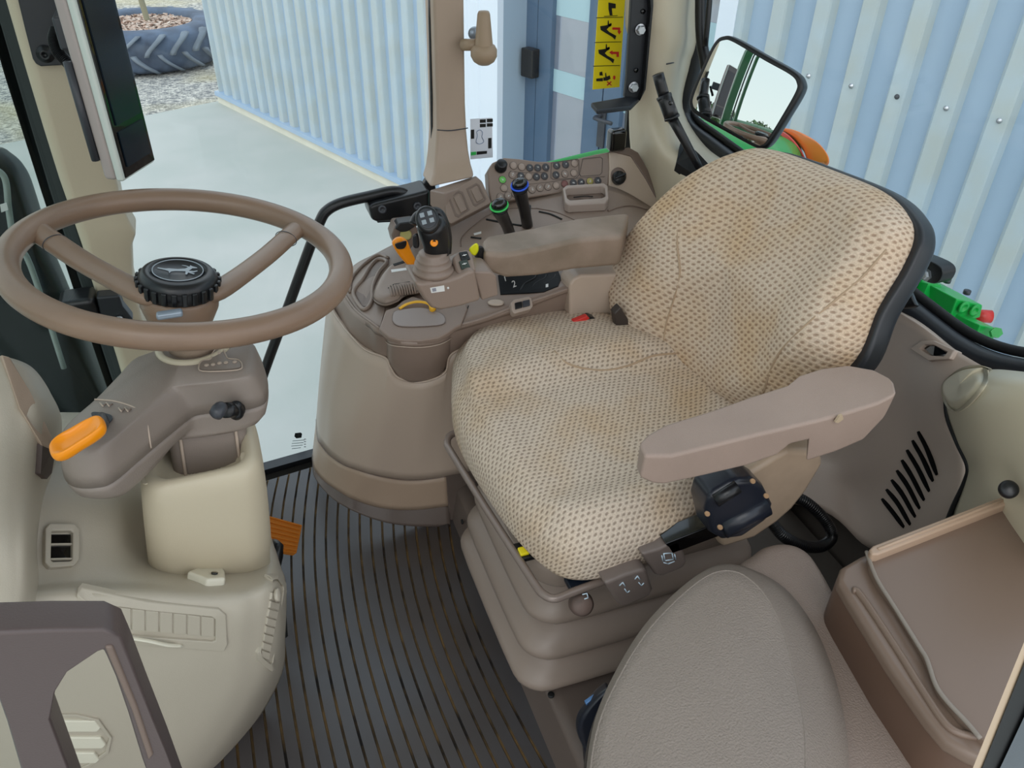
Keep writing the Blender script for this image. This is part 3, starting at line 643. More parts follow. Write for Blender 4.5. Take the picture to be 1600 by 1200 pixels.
# direction indicator panel with little lamps
ip = prism('indicator_panel', cr([Z(u, v, .789) for u, v in ((337, 548), (347, 547), (352, 556), (356, 561), (371, 563), (376, 570), (370, 576), (318, 578), (313, 571), (318, 565), (330, 562), (333, 553))], 4, True), (0, 0, .0012), COLUMN, sc)
ro = cr([Z(u, v, .7905) for u, v in ((337, 546), (347, 545), (353, 555), (357, 560), (372, 562), (378, 570), (371, 578), (317, 580), (311, 571), (317, 563), (329, 561), (332, 552))], 4, True)
tube('panel_rim', ro[::4] , .0009, SHELL, ip, n=4, seg=6, closed=True)
for u, v in ((342, 552), (323, 571), (333, 570), (343, 568), (353, 567), (367, 566)): lathe('indicator_lamp', [(.0030, 0), (.0028, .0012), (.0015, .0018)], Z(u, v, .790), (0, 0, 1), SHELL, ip, 12)
for (u, v) in ((164, 632), (193, 640)):
    for k in range(4):
        tube('lever_mark', [Z(u - 8 + 5 * k, v - 3 + (k % 2) * 5, .7895), Z(u - 3 + 5 * k, v + 3 - (k % 2) * 4, .7895)], .0010, TAUPE2 if k % 2 else SHELL, sc, n=1, seg=5)
# orange shuttle lever
sl = prism('lever_slot', cr([Z(u, v, .7885) for u, v in ((143, 648), (150, 645), (172, 649), (176, 655), (170, 662), (160, 668), (150, 660))], 4, True), (0, 0, .0015), DARKGREY, sc)
tube('lever_stem', [Z(158, 652, .785), Z(160, 664, .805), Z(150, 672, .82)], .0065, DARKGREY, sc, n=4)
lc = Z(123, 682, .825); la = nrm(Z(88, 704, .815) - Z(155, 664, .83)); lb = nrm(np.cross(V3(0, 0, 1), la))
def lev_out(l, w, c): 
    return [c + la * (l * x) + lb * (w * y) for x, y in ((-1, -.55), (-.6, -.9), (0, -1), (.6, -1), (.93, -.65), (1, 0), (.93, .65), (.6, 1), (0, 1), (-.6, .9), (-1, .55))]
pad('shuttle_lever', lev_out(.030, .0175, lc - V3(0, 0, .010)), (-.1, -.25, .95), .020, ORANGE, sc, edge=.009, hf=lambda p, k: -.009 * k * k)
# right stalk
st = Y(350, 641, .865)
tube('stalk', [Y(372, 640, .90), Y(352, 641, .872)], lambda s: .010 if s < .9 else .010, BLACK, sc, n=3)
lathe('stalk_knob', [(.003, -.012), (.0085, -.008), (.0095, 0), (.0085, .006), (.006, .010)], Y(342, 641, .862), (.5, .75, .1), DARKGREY, sc, 20)
pad('stalk_boot', [Y(368 + 13 * math.cos(a), 638 + 15 * math.sin(a), .895) for a in np.linspace(0, 5.9, 10)], (0.1, -1, .2), .014, BLACK, sc, edge=.008)
# ---- steering wheel
WC = V3(-.072, 1.054, .888); WT = .162; wn_ = V3(math.sin(WT), -.007, math.cos(WT)); wn_ = nrm(wn_); wpl = plane(WC, wn_)
swh = thing('steering_wheel', 'brown rimmed two spoke steering wheel with knurled black centre cap', 'steering wheel', WC)
wa = nrm(np.cross(V3(0, 1, 0), wn_)); wb = np.cross(wn_, wa)
tube('rim', [WC + .203 * (wa * math.cos(a) + wb * math.sin(a)) for a in np.linspace(0, 2 * math.pi, 33)[:-1]], .0165, WHEEL, swh, n=4, seg=20, closed=True)
nub = []
HB = PL(279, 440, wpl) - wn_ * .012   # hub centre
HB = WC + (HB - WC) * 1.0
for (us, vs_), (uh, vh) in (((52, 357), (226, 448)), ((470, 352), (338, 444))):
    A_, B_ = PL(us, vs_, wpl), PL(uh, vh, wpl) - wn_ * .010; mid = (A_ + B_) / 2 - wn_ * .006
    ext = A_ + (A_ - B_) * .10
    tube('spoke', [A_ + (WC - A_) * -.02, A_ + (B_ - A_) * .12 - wn_ * .002, mid, B_, B_ + (HB - B_) * .5], lambda s: .0165 + .008 * max(0, .25 - s) * 2 + .008 * max(0, s - .6), WHEEL, swh, n=6, seg=16, flat=.62)
    tube('spoke_joint', [A_ + (B_ - A_) * .2 + nrm(np.cross(wn_, B_ - A_)) * .0168 * math.cos(a) + wn_ * (.0104 * math.sin(a) * 1.05 - .003) for a in np.linspace(0, 2 * math.pi, 13)[:-1]], .0006, DARKGREY, swh, n=2, seg=5, closed=True)
lathe('hub', [(.026, -.075), (.030, -.06), (.040, -.04), (.047, -.020), (.048, -.006), (.046, 0)], HB, wn_, WHEEL, swh, 48)
cap = lathe('centre_cap', [(.046, 0), (.0475, .004), (.0475, .016), (.046, .021), (.042, .026), (.034, .0285), (.0335, .0275), (.001, .0275)], HB, wn_, BLACK, swh, 64)
for k in range(26):
    a = 2 * math.pi * k / 26; d = wa * math.cos(a) + wb * math.sin(a); e = np.cross(wn_, d)
    box('grip_tooth', HB + d * .0485 + wn_ * .0105, (.0045, .0062, .0165), BLACK, cap, .0012, rot=(d, e, wn_), seg=2)
tube('cap_ring', [HB + wn_ * .0282 + .0295 * (wa * math.cos(a) + wb * math.sin(a)) for a in np.linspace(0, 2 * math.pi, 33)[:-1]], .0007, mat('silver_print', (150, 160, 168), .35), cap, n=2, seg=6, closed=True)
# leaping deer emblem, laid on the cap as thin relief
DE = [(-.95, .30), (-.62, .16), (-.40, .18), (0, .10), (.35, .16), (.50, .30), (.42, .45), (.20, .58), (.40, .52), (.55, .38), (.62, .46), (.60, .58), (.72, .42), (.92, .30), (.95, .24), (.70, .22), (.62, .06), (.50, -.08), (.75, -.14), (.92, -.06), (.95, -.12), (.74, -.26), (.56, -.20), (.80, -.42), (.74, -.48), (.50, -.28), (.42, -.50), (.34, -.48), (.36, -.14), (.15, -.12), (-.15, -.10), (-.32, -.16), (-.42, -.34), (-.46, -.10), (-.62, .02), (-.78, .12), (-.98, .22)]
ex = nrm(PL(300, 425, wpl) - PL(260, 425, wpl)); ey = np.cross(wn_, ex)
dp = [HB + wn_ * .0277 + ex * (x * .024) + ey * (y * .024) for x, y in DE]
prism('deer_emblem', dp, wn_ * .0006, mat('silver_print', (150, 160, 168), .35), cap)
tube('column_collar', [V3(-.082, 1.000, .787) + .045 * V3(math.cos(a), math.sin(a), 0) for a in np.linspace(0, 2 * math.pi, 25)[:-1]], .005, BEIGE, sc, n=2, closed=True)
lathe('column_shaft', [(.034, 0), (.030, .03), (.026, .06)], V3(-.082, 1.0, .78), nrm(HB - V3(-.082, 1.0, .78)), BTAUPE, sc, 32)
box('adjuster_latch', Y(265, 491, .925), (.03, .012, .008), mat('light_blue_grey_metal', (160, 172, 186), .3, metal=.4), sc, .003)
# ---- display on the post
BL, BR = Z(191, 284, .915), Z(241, 252, .915)
ma = BR - BL; mw = np.linalg.norm(ma); ma = ma / mw; mu = V3(0, 0, 1); mn = nrm(np.cross(ma, mu));
if np.dot(mn, CAM - BL) < 0: mn = -mn
MH = .335
mt = thing('display_monitor', 'tall dark display monitor with light bezel on the front post', 'monitor', BL - mn * .03)
body = box('monitor_body', (BL + BR) / 2 + mu * MH / 2 - mn * .020, (mw, MH, .020), mat('pinkish_grey_plastic', (172, 160, 156), .4), mt, .006, rot=(ma, mu, mn))
box('bezel', (BL + BR) / 2 + mu * MH / 2 - mn * .004, (mw + .001, MH + .001, .012), mat('pale_bezel', (205, 212, 205), .35), mt, .004, rot=(ma, mu, mn))
sc_ = box('screen_glass', (BL + BR) / 2 + mu * MH / 2 + mn * .002 + ma * .002, (mw - .008, MH - .006, .003), GLOSSBLK, mt, .002, rot=(ma, mu, mn))
for (z0, z1) in ((.018, .070), (.080, .300)):
    box('screen_area', BL + ma * (mw * .5 + .002) + mu * (z0 + z1) / 2 + mn * .0045, (mw * .72, z1 - z0, .002), SCREEN, sc_, 0, rot=(ma, mu, mn))
mk = mt
bp_ = prism('mounting_plate', [Y(u, v, 1.485) for u, v in ((18, -60), (28, 0), (40, 50), (51, 92), (56, 100), (64, 104), (100, 102), (128, 100), (92, 20), (72, -60))], (0, .012, 0), STEELBLK, mt, .002)
bolt_prof = [(.013, 0), (.013, .003), (.008, .004), (.008, .010), (.004, .010), (.004, .006)]
lathe('mounting_bolt', bolt_prof, Y(71, 84, 1.484), (0, -1, 0), BLACK, bp_, 20)
box('monitor_bracket', Y(102, 46, 1.40), (.02, .06, .045), DARKGREY, mt, .004)
tube('monitor_channel', [BL - mn * .034 - ma * .0 + mu * .03, BL - mn * .034 + mu * .17], .006, DARKGREY, mt, n=2, seg=8, smooth_path=False)
cp_ = cr([Y(88, 46, 1.44), Y(84, 62, 1.43), Y(90, 80, 1.42), Y(103, 95, 1.41), Y(120, 114, 1.40)], 14)
tube('display_cable', cp_, lambda s: .0078 + .0012 * math.sin(s * 210), BLACK, mt, n=5, seg=12, smooth_path=True)
# ---- brown grab handle by the near door
gh = thing('door_grab_handle', 'dark brown looped grab handle near the lower left corner', 'grab handle', V3(-.17, .46, .5))
yh = .45
ringprism('handle_loop', [Y(u, v, yh) for u, v in ((-40, 990), (75, 985), (160, 984), (188, 996), (203, 1030), (228, 1095), (262, 1180), (310, 1310), (250, 1420), (120, 1420), (60, 1300), (10, 1130))],
          [Y(u, v, yh) for u, v in ((86, 1083), (105, 1052), (152, 1020), (160, 1017), (165, 1026), (180, 1060), (200, 1118), (222, 1190), (262, 1300), (235, 1370), (170, 1370), (78, 1125))], (0, .030, 0), mat('dark_brown_plastic', (88, 76, 74), .36, grain=.1), gh, .009)
ringless = prism('handle_grip_inset', [Y(u, v, yh - .002) for u, v in ((163, 1012), (176, 1010), (215, 1105), (240, 1180), (232, 1190), (205, 1110))], (0, .004, 0), TAUPE2, gh, .002)
prism('handle_mount', [Y(u, v, yh + .01) for u, v in ((-60, 996), (60, 988), (95, 984), (160, 986), (60, 1010), (-60, 1010))], (0, .03, -.01), MATS['dark_brown_plastic'], gh, .008)
# orange pedal
pdl = thing('foot_pedal', 'orange ribbed rubber foot pedal beside the front console', 'pedal', V3(-.02, 1.18, .02))
pp = plane(Z(448, 835, .17), (.75, -.15, .65))
PQ = [PL(u, v, pp) for u, v in ((412, 803), (473, 820), (464, 864), (420, 857))]
pdo = prism('pedal_pad', PQ, -pp[0] * .012, ORANGE2, pdl, .002)
for k in range(7):
    t_ = (k + .5) / 7; a_ = PQ[0] * (1 - t_) + PQ[3] * t_; b_ = PQ[1] * (1 - t_) + PQ[2] * t_; d_ = (b_ - a_)
    bar('pedal_rib', a_ + d_ * .06 + pp[0] * .001, b_ - d_ * .06 + pp[0] * .001, .003, .003, ORANGE2, pdo, .0006, up=pp[0])
bar('pedal_arm', (PQ[2] + PQ[3]) / 2 - pp[0] * .012, V3(-.12, 1.22, .02), .02, .012, ORANGE2, pdl, .002)
tube('pedal_rod', [Y(428, 850, 1.14), Y(434, 868, 1.10), V3(-.10, 1.1, .08)], .010, BLACK, pdl, n=3)
fp = mat('black_tread_rubber', (14, 15, 14), .7, grain=.9, gscale=200)
o = prism('brake_pedal', [Y(u, v, .98) for u, v in ((434, 935), (448, 940), (452, 995), (444, 1000), (430, 998))], (-.05, .03, 0), fp, None, .004)
tag(o, 'black treaded pedal edge showing beside the front console', 'pedal')
# ================================================================ right hand side console
con = thing('side_console', 'long taupe right hand side console with keypad, levers and storage bin', 'console', V3(.35, 1.45, .02))
SH = [[(512, 462, 1.60), (521, 488, 1.50), (533, 506, 1.45), (546, 522, 1.41), (570, 546, 1.36), (602, 559, 1.325), (609, 572, 1.315), (621, 589, 1.31), (646, 597, 1.305), (672, 594, 1.30), (696, 581, 1.30), (706, 553, 1.30), (750, 536, 1.30), (800, 518, 1.30), (890, 490, 1.30), (960, 470, 1.30)],
      [(500, 580, 1.60), (503, 590, 1.50), (513, 620, 1.44), (525, 640, 1.40), (550, 660, 1.36), (580, 668, 1.335), (595, 672, 1.325), (612, 674, 1.32), (636, 675, 1.315), (660, 674, 1.31), (682, 672, 1.31), (700, 668, 1.31), (745, 655, 1.31), (800, 640, 1.31), (890, 610, 1.31), (960, 590, 1.31)],
      [(494, 655, 1.60), (496, 685, 1.50), (505, 700, 1.45), (516, 712, 1.41), (537, 726, 1.37), (565, 736, 1.345), (582, 741, 1.335), (600, 745, 1.33), (625, 749, 1.325), (648, 750, 1.32), (672, 748, 1.315), (697, 744, 1.31), (745, 734, 1.31), (800, 720, 1.31), (890, 690, 1.31), (960, 670, 1.31)]]
patch('side_shell', [YP(r) for r in SH], SHELL, con, n=6, off=(.004, .012, 0))
tube('shell_edge', YP([(a, b, c - .001) for a, b, c in SH[0]]), .0022, SHELL, con, n=6, seg=8)
tube('shell_seam', YP([(a, b + .5, c - .0005) for a, b, c in SH[2][:12]]), .0011, TAUPE2, con, n=6, seg=6)
BS = [[(a, b + 1, c + .001) for a, b, c in SH[2][:12]],
      [(489, 700, 1.6), (489, 727, 1.5), (497, 742, 1.46), (508, 753, 1.42), (525, 765, 1.385), (545, 777, 1.36), (562, 784, 1.35), (580, 790, 1.34), (605, 795, 1.33), (630, 797, 1.325), (660, 796, 1.32), (701, 791, 1.315)]]
patch('base_shell', [YP(r) for r in BS], mat('warm_base_plastic', (172, 150, 130), .4, grain=.1), con, n=6, off=(.004, .012, 0))
sk = [[(a + 1, b - 2, c + .004) for a, b, c in BS[1]],
      [(487, 712, 1.60), (489, 738, 1.49), (495, 752, 1.45), (506, 766, 1.405), (523, 782, 1.37), (543, 794, 1.345), (560, 802, 1.335), (580, 810, 1.325), (605, 817, 1.315), (630, 821, 1.31), (660, 823, 1.305), (704, 823, 1.30)]]
patch('skirt', [YP(r) for r in sk], PLINTH, con, n=6, off=(.006, .02, 0))
prism('skirt_end_panel', [Y(u, v, 1.312) for u, v in ((696, 741), (760, 722), (770, 800), (740, 815), (704, 824))], (0, .008, 0), PLINTH, con, .002)
RD = [(526, 436, 1.60), (535, 460, 1.50), (548, 480, 1.44), (560, 493, 1.39), (576, 504, 1.345), (594, 517, 1.31), (650, 520, 1.29), (710, 510, 1.285), (800, 482, 1.285), (890, 449, 1.285), (960, 432, 1.285)]
SW = [(512, 465, 1.61), (521, 492, 1.515), (540, 520, 1.42), (556, 540, 1.39), (575, 554, 1.37), (600, 567, 1.34), (650, 602, 1.32), (710, 562, 1.315), (800, 527, 1.315), (890, 497, 1.315), (960, 475, 1.315)]
patch('side_wall', [YP(RD), YP([(a, b + 9, c + .002) for a, b, c in SW])], TAUPE, con, n=6, off=(.004, .01, 0))
MD = [(530, 446, 1.57), (548, 443, 1.53), (575, 440, 1.50), (600, 437, 1.49), (640, 430, 1.47), (690, 420, 1.46), (740, 410, 1.45), (800, 398, 1.44), (870, 380, 1.43), (950, 370, 1.42), (1020, 362, 1.40)]
FR_ = [(532, 436, 1.62), (556, 412, 1.64), (585, 397, 1.65), (612, 383, 1.66), (640, 370, 1.66), (672, 348, 1.66), (720, 332, 1.62), (780, 314, 1.60), (860, 302, 1.58), (950, 290, 1.56), (1030, 330, 1.52)]
top_ = patch('top_surface', [YP(FR_), YP(MD), YP(RD)], TAUPE, con, n=8, off=(0, .0, -.012))
HT = surf_of(top_)
def line(name, px, r, m, parent, lift=.0005, h=None):
    return tube(name, [(h or HT)(u, v, lift) for u, v in px], r, m, parent, n=5, seg=6)
line('top_ridge', [(540, 462), (552, 480), (564, 492), (579, 503), (594, 515)], .003, TAUPE, con)
line('top_ridge', [(722, 507), (760, 496), (800, 481), (850, 464), (890, 450)], .003, TAUPE, con)
line('seam_line', [(602, 482), (597, 500), (593, 513)], .0009, TAUPE2, con); line('seam_line', [(732, 478), (727, 492), (722, 506)], .0010, SOFTBLACK, con)
line('seam_line', [(720, 386), (721, 372), (737, 355), (767, 334), (800, 326), (840, 326)], .0013, TAUPE2, con)
line('seam_line', [(840, 326), (870, 332), (900, 345)], .0013, TAUPE2, con)
# cup tray
trp = [(591, 407), (578, 420), (568, 437), (553, 459), (566, 483), (575, 483), (582, 470), (583, 450), (592, 428), (605, 411)]
inlay('tray_floor', HT, [(588, 410), (570, 437), (556, 459), (567, 479), (574, 479), (580, 468), (581, 448), (590, 428), (602, 412)], TAUPE2, con, .001, .001)
tube('tray_rim', [HT(u, v, .003) for u, v in trp], .0042, TAUPE, con, n=5, closed=True)
tube('tray_rim', [HT(u, v, .003) for u, v in ((548, 458), (549, 440), (560, 424), (578, 408), (594, 400), (607, 405))], .004, TAUPE, con, n=5)
# throttle dome with ribbed side and orange lever
TN = HT.normal(650, 440)
dome = pad('throttle_housing', [HT(u, v, 0) for u, v in ((586, 478), (590, 458), (600, 441), (614, 428), (630, 422), (668, 418), (690, 436), (670, 462), (636, 472), (622, 482), (602, 487))], TN, .030, TAUPE, con, edge=.020)
HD = surf_of(dome)
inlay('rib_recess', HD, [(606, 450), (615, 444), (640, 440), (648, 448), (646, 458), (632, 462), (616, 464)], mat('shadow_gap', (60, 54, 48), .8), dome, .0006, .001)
for k in range(10):
    u = 608 + k * 4.1; tube('housing_rib', [HD(u + 1, 448 - k * .6, .002), HD(u + 3, 455 - k * .3, .003), HD(u + 4.5, 463 - k * .5, .001)], .0019, TAUPE, dome, n=3, seg=7)
inlay('pale_marking', HD, [(611, 422), (644, 418), (645, 421), (612, 426)], PALE, dome, .0012, .001); inlay('lever_slit', HD, [(614, 413), (634, 407), (635, 410), (616, 416)], SOFTBLACK, dome, .001, .001)
b0_, b1_ = Y(641, 412, 1.33), Y(623, 378, 1.325)
pad('throttle_lever', [Y(u, v, 1.33 + (412 - v) * .0001) for u, v in ((632, 409), (621, 396), (613, 383), (612, 376), (618, 370), (627, 369), (635, 375), (641, 390), (648, 405), (646, 412), (639, 414))], (-.1, -.95, .3), .022, ORANGE, con, edge=.008)
pad('thumb_switch', [Y(u, v, 1.31) for u, v in ((617, 381), (625, 378), (634, 376), (635, 382), (631, 388), (623, 389), (619, 387))], (-.1, -.95, .3), .004, BLACK, con, edge=.002)
# storage bin with lid
bn = [[(601, 524, 1.325), (610, 531, 1.285), (630, 534, 1.266), (656, 535, 1.260), (684, 531, 1.266), (702, 523, 1.285), (710, 515, 1.325)],
      [(604, 560, 1.33), (612, 564, 1.300), (632, 568, 1.283), (656, 569, 1.279), (682, 566, 1.283), (700, 558, 1.300), (706, 550, 1.33)],
      [(610, 580, 1.335), (620, 588, 1.315), (635, 596, 1.305), (652, 598, 1.302), (675, 595, 1.303), (690, 587, 1.31), (698, 576, 1.33)]]
bin_ = patch('storage_bin', [YP(r) for r in bn], TAUPE, con, n=6, off=(0, .03, 0))
LPN = plane(Y(650, 500, 1.31), (0, -.25, .97))
lid_px = [(592, 514), (600, 521), (608, 527), (624, 531), (656, 532), (684, 528), (700, 520), (711, 512), (721, 507), (731, 482), (728, 474), (700, 474), (668, 470), (645, 462), (628, 470), (618, 479), (603, 484)]
LN = LPN[0]; lid = prism('bin_lid', [PL(u, v, LPN) for u, v in lid_px], -LN * .012, TAUPE, bin_, .003)
HL = surf_of(lid)
pad('lid_dish', [PL(u, v, LPN) for u, v in ((613, 500), (616, 488), (630, 484), (660, 482), (688, 490), (696, 500), (690, 508), (660, 511), (630, 511), (618, 508))], LN, .0025, mat('satin_taupe', (150, 138, 132), .22), lid, edge=.0022)
tube('bin_seam', YP([(a, b + 8, c - .002) for a, b, c in bn[0]]), .001, SHELL, bin_, n=6, seg=6)
tube('yellow_lever_bow', [PL(u, v, LPN) + LN * h for u, v, h in ((624, 484, .003), (636, 478, .005), (652, 475, .006), (668, 477, .005), (676, 484, .004))], .0038, YELLOW, con, n=6, flat=.5)
pad('yellow_lever_tip', [PL(u, v, LPN) for u, v in ((671, 480), (680, 479), (681, 486), (676, 489), (671, 487))], LN, .012, YELLOW, con, edge=.004)
inlay('pale_marking', HL, [(644, 471), (658, 472), (658, 474), (644, 473)], PALE, lid, .001, .001)
# switches along the near side
WSP = plane(Y(815, 476, 1.276), (0, -.62, .78)); wsp = lambda u, v, d=0: PL(u, v, WSP) + WSP[0] * d
wsf = prism('window_switch_frame', [wsp(u, v) for u, v in ((798, 473), (803, 468), (826, 463), (831, 466), (833, 478), (829, 483), (804, 490), (800, 486))], -WSP[0] * .02, mat('cream_taupe', (168, 152, 140), .4), con, .002)
for a_, m_ in ((804, BLACK), (816, DARKGREY)): prism('rocker_switch', [wsp(u, v, .003) for u, v in ((a_, 474 - (a_ - 804) * .25), (a_ + 11, 471.5 - (a_ - 804) * .25), (a_ + 12, 481 - (a_ - 804) * .25), (a_ + 1, 484 - (a_ - 804) * .25))], -WSP[0] * .006, m_, wsf, .001)
pad('round_cap', [HT(775 + 13 * math.cos(a), 475 + 5 * math.sin(a), 0) for a in np.linspace(0, 5.9, 10)], HT.normal(775, 475), .006, SHELL, con, edge=.004)
tr_ = inlay('control_trench', HT, [(778, 431), (872, 424), (877, 436), (872, 448), (850, 457), (782, 461)], mat('trench_black', (12, 13, 15), .5, spec=.2), con, .002, .001)
txm = mat('pale_print', (222, 222, 220), .5)
def text(name, s, size, org, ax, up, m, parent):
    cu_ = bpy.data.curves.new(name, 'FONT'); cu_.body = s; cu_.size = size; cu_.extrude = .0003; cu_.align_x = 'CENTER'; cu_.align_y = 'CENTER'
    tmp = bpy.data.objects.new(name, cu_); COL.objects.link(tmp)
    me = bpy.data.meshes.new_from_object(tmp.evaluated_get(bpy.context.evaluated_depsgraph_get())); bpy.data.objects.remove(tmp)
    ax = nrm(ax); up = nrm(up - ax * (up @ ax)); n = np.cross(ax, up)
    for v in me.vertices:
        c = v.co; v.co = Vector(org + ax * c[0] + up * c[1] + n * c[2])
    o = bpy.data.objects.new(name, me); return finish(o, m, parent, False)
for s_, u, v in (('1', 790, 441), ('2', 804, 450)): text('numeral', s_, .019, HT(u, v, .010), V3(.95, .3, 0), V3(0, .45, .85), txm, tr_)
inlay('pale_marking', HT, [(853, 446), (857, 445), (857, 450), (853, 451)], PALE, tr_, .003, .001)
for u0 in (812, 828, 842): line('trench_cable', [(u0, 456), (u0 + 8, 444), (u0 + 22, 436), (u0 + 26, 430)], .0022, BLACK, tr_)
# black switch block at the front and the small socket
sb_ = prism('switch_block', [Y(u, v, 1.52) for u, v in ((612, 368), (618, 352), (650, 348), (655, 372), (640, 392), (616, 384))], (0, .04, 0), TAUPE2, con, .004)
prism('black_switch', [Y(u, v, 1.515) for u, v in ((617, 358), (624, 349), (652, 345), (652, 352), (632, 366))], (0, .03, 0), BLACK, sb_, .003)
lathe('round_switch', [(.012, -.002), (.012, .003), (.008, .004)], Y(634, 367, 1.514), (0, -.7, .7), mat('brass_lamp', (160, 150, 90), .4), sb_, 20)
# wedge with two rocker blanks beside the post
wg = loft('post_base_wedge', [[Y(671, 297, 1.60), Y(671, 320, 1.58), Y(698, 348, 1.55), Y(695, 302, 1.565)], [Y(744, 274, 1.62), Y(752, 300, 1.60), Y(768, 322, 1.58), Y(753, 282, 1.60)]], TAUPE, con, bev=.003)
wg.data.materials[0] = TAUPE
WP_ = plane(Y(720, 315, 1.56), (-.05, -.75, .65))
WB = prism('wedge_face', [PL(u, v, WP_) for u, v in ((694, 303), (744, 276), (754, 284), (768, 317), (705, 350), (698, 344))], -WP_[0] * .03, TAUPE, con, .003)
ringprism('blank_frame', [PL(u, v, WP_) for u, v in ((700, 308), (717, 298), (723, 300), (734, 328), (716, 340), (711, 338))], [PL(u, v, WP_) for u, v in ((703, 309), (716, 302), (721, 303), (731, 328), (717, 336), (713, 334))], WP_[0] * .001, TAUPE2, WB)
ringprism('blank_frame', [PL(u, v, WP_) for u, v in ((728, 295), (744, 286), (749, 289), (760, 311), (757, 315), (743, 323), (739, 320))], [PL(u, v, WP_) for u, v in ((732, 296), (744, 289), (747, 291), (757, 311), (755, 313), (744, 319), (741, 318))], WP_[0] * .001, TAUPE2, WB)
prism('rocker_blank', [PL(u, v, WP_) for u, v in ((708, 309), (717, 304), (730, 328), (720, 334))], WP_[0] * .004, TAUPE, WB, .002)
prism('rocker_blank', [PL(u, v, WP_) for u, v in ((735, 297), (744, 291), (755, 311), (745, 317))], WP_[0] * .003, TAUPE, WB, .002)
# keypad panel
KP = plane(Y(850, 290, 1.585), (0, -.80, .60)); KN = KP[0]
kp = lambda u, v, d=0: PL(u, v, KP) + KN * d
kpan = prism('keypad_panel', [kp(*p) for p in ((762, 268), (770, 254), (788, 246), (812, 248), (840, 252), (870, 252), (900, 248), (930, 241), (952, 237), (953, 264), (951, 290), (920, 295), (880, 301), (852, 305), (800, 313), (768, 318), (764, 300))], -KN * .03, TAUPE, con, .004)
prism('panel_cheek', [kp(u, v, .001) for u, v in ((951, 238), (982, 232), (996, 241), (1012, 270), (1030, 305), (1043, 334), (1020, 332), (985, 305), (951, 292))], -KN * .03, SHELL, con, .005)
prism('panel_edge_strip', [kp(u, v, .004) for u, v in ((952, 236), (982, 231), (996, 239), (1018, 278), (1044, 334), (1038, 334), (1008, 280), (985, 245), (965, 240))], -KN * .03, TAUPE2, con, .002)
pads_ = [[(802, 259, 0), (815, 261, 0), (827.5, 262.5, 1), (840, 262.5, 1), (852.5, 261.5, 1), (869.5, 259, 1), (883.5, 257.5, 1), (897.5, 255.5, 0)],
         [(800.5, 273.5, 2), (813.5, 275, 1), (826, 276, 0), (838, 276.5, 1), (850.5, 275.5, 1), (868.5, 273.5, 1), (882.5, 272, 2), (896.5, 270.5, 0)],
         [(781.5, 308, 2), (793.5, 306, 2), (805, 303, 2), (831, 296.5, 2), (843.5, 294, 2), (856, 292, 2), (869, 290, 0), (882, 287.5, 3), (895.5, 286, 1), (908, 285, 1), (921.5, 283.5, 4), (934, 282.5, 1)],
         [(785, 281, 5), (787.5, 294, 0)]]
BM = {0: mat('blank_key', (166, 148, 136), .42), 1: mat('charcoal_key', (70, 70, 74), .4), 2: mat('taupe_key', (150, 134, 124), .42), 3: mat('red_brown_key', (128, 84, 80), .45), 4: mat('amber_key', (170, 158, 90), .45), 5: mat('green_key', (112, 196, 96), .4)}
RINGM = mat('key_ring', (92, 80, 74), .5)
for row in pads_:
    for (u, v, k) in row:
        b_ = lathe('push_button', [(.0078, -.001), (.0078, .0018), (.007, .0026), (.0066, .0024), (.0062, .0030), (.004, .0036)], kp(u, v, 0), KN, BM[k], kpan, 20)
        tube('button_ring', [kp(u, v, .0008) + .0081 * (V3(1, 0, 0) * math.cos(a) + np.cross(KN, V3(1, 0, 0)) * math.sin(a)) for a in np.linspace(0, 6.2832, 13)[:-1]], .0007, RINGM, b_, n=2, seg=5, closed=True)
        if k in (1, 2, 4, 5):
            e1, e2 = V3(1, 0, 0), np.cross(KN, V3(1, 0, 0)); rr_ = random.Random(int(u * 7 + v)); c_ = kp(u, v, .0037)
            for j in range(3):
                p0 = c_ + e1 * rr_.uniform(-.003, 0) + e2 * rr_.uniform(-.003, .003); p1 = c_ + e1 * rr_.uniform(0, .003) + e2 * rr_.uniform(-.003, .003)
                tube('key_symbol', [p0, p1], .00055, WHITE if k == 5 else PALE, b_, n=1, seg=5)
def pring(name, out, inn, m, parent, lift=.0008): ringprism(name, [kp(u, v, lift) for u, v in out], [kp(u, v, lift) for u, v in inn], -KN * .001, m, parent)
pring('key_group_line', ((861, 254), (902, 248), (905, 251), (905, 274), (900, 279), (864, 281), (860, 278)), ((862, 255), (902, 249.3), (904, 251.5), (904, 273.5), (899.5, 278), (864.5, 280), (861, 277.5)), RINGM, kpan)
pring('label_field', ((910, 248), (938, 245), (942, 248), (941, 270), (937, 274), (907, 276), (905, 272)), ((911, 249), (938, 246), (941, 248.5), (940, 269.5), (936.5, 273), (908, 275), (906, 271.5)), RINGM, kpan)
tube('key_group_line', [kp(u, v, .0003) for u, v in ((797, 267), (810, 269), (830, 270), (850, 269), (857, 267))], .0005, RINGM, kpan, n=3, seg=5)
tube('key_group_line', [kp(u, v, .0003) for u, v in ((826, 288), (860, 284), (905, 278), (945, 276))], .0005, RINGM, kpan, n=3, seg=5)
lathe('rotary_knob', [(.0135, 0), (.0135, .004), (.0125, .005), (.0120, .016), (.010, .018), (.001, .018)], kp(782, 262, 0), nrm(KN + V3(0, 0, .4)), BLACK, con, 32)
lathe('dial_surround', [(.019, -.002), (.019, .003), (.016, .004)], kp(966, 275, 0), KN, TAUPE2, con, 32)
kb_ = lathe('rotary_dial', [(.015, 0), (.0155, .010), (.014, .014), (.001, .015)], kp(964, 280, .003), KN, BLACK, con, 24)
box('dial_grip', kp(964, 279, .018), (.029, .006, .010), BLACK, kb_, .002, rot=(nrm(V3(.95, .3, .1) - KN * (V3(.95, .3, .1) @ KN)), nrm(np.cross(KN, V3(.95, .3, .1))), KN))
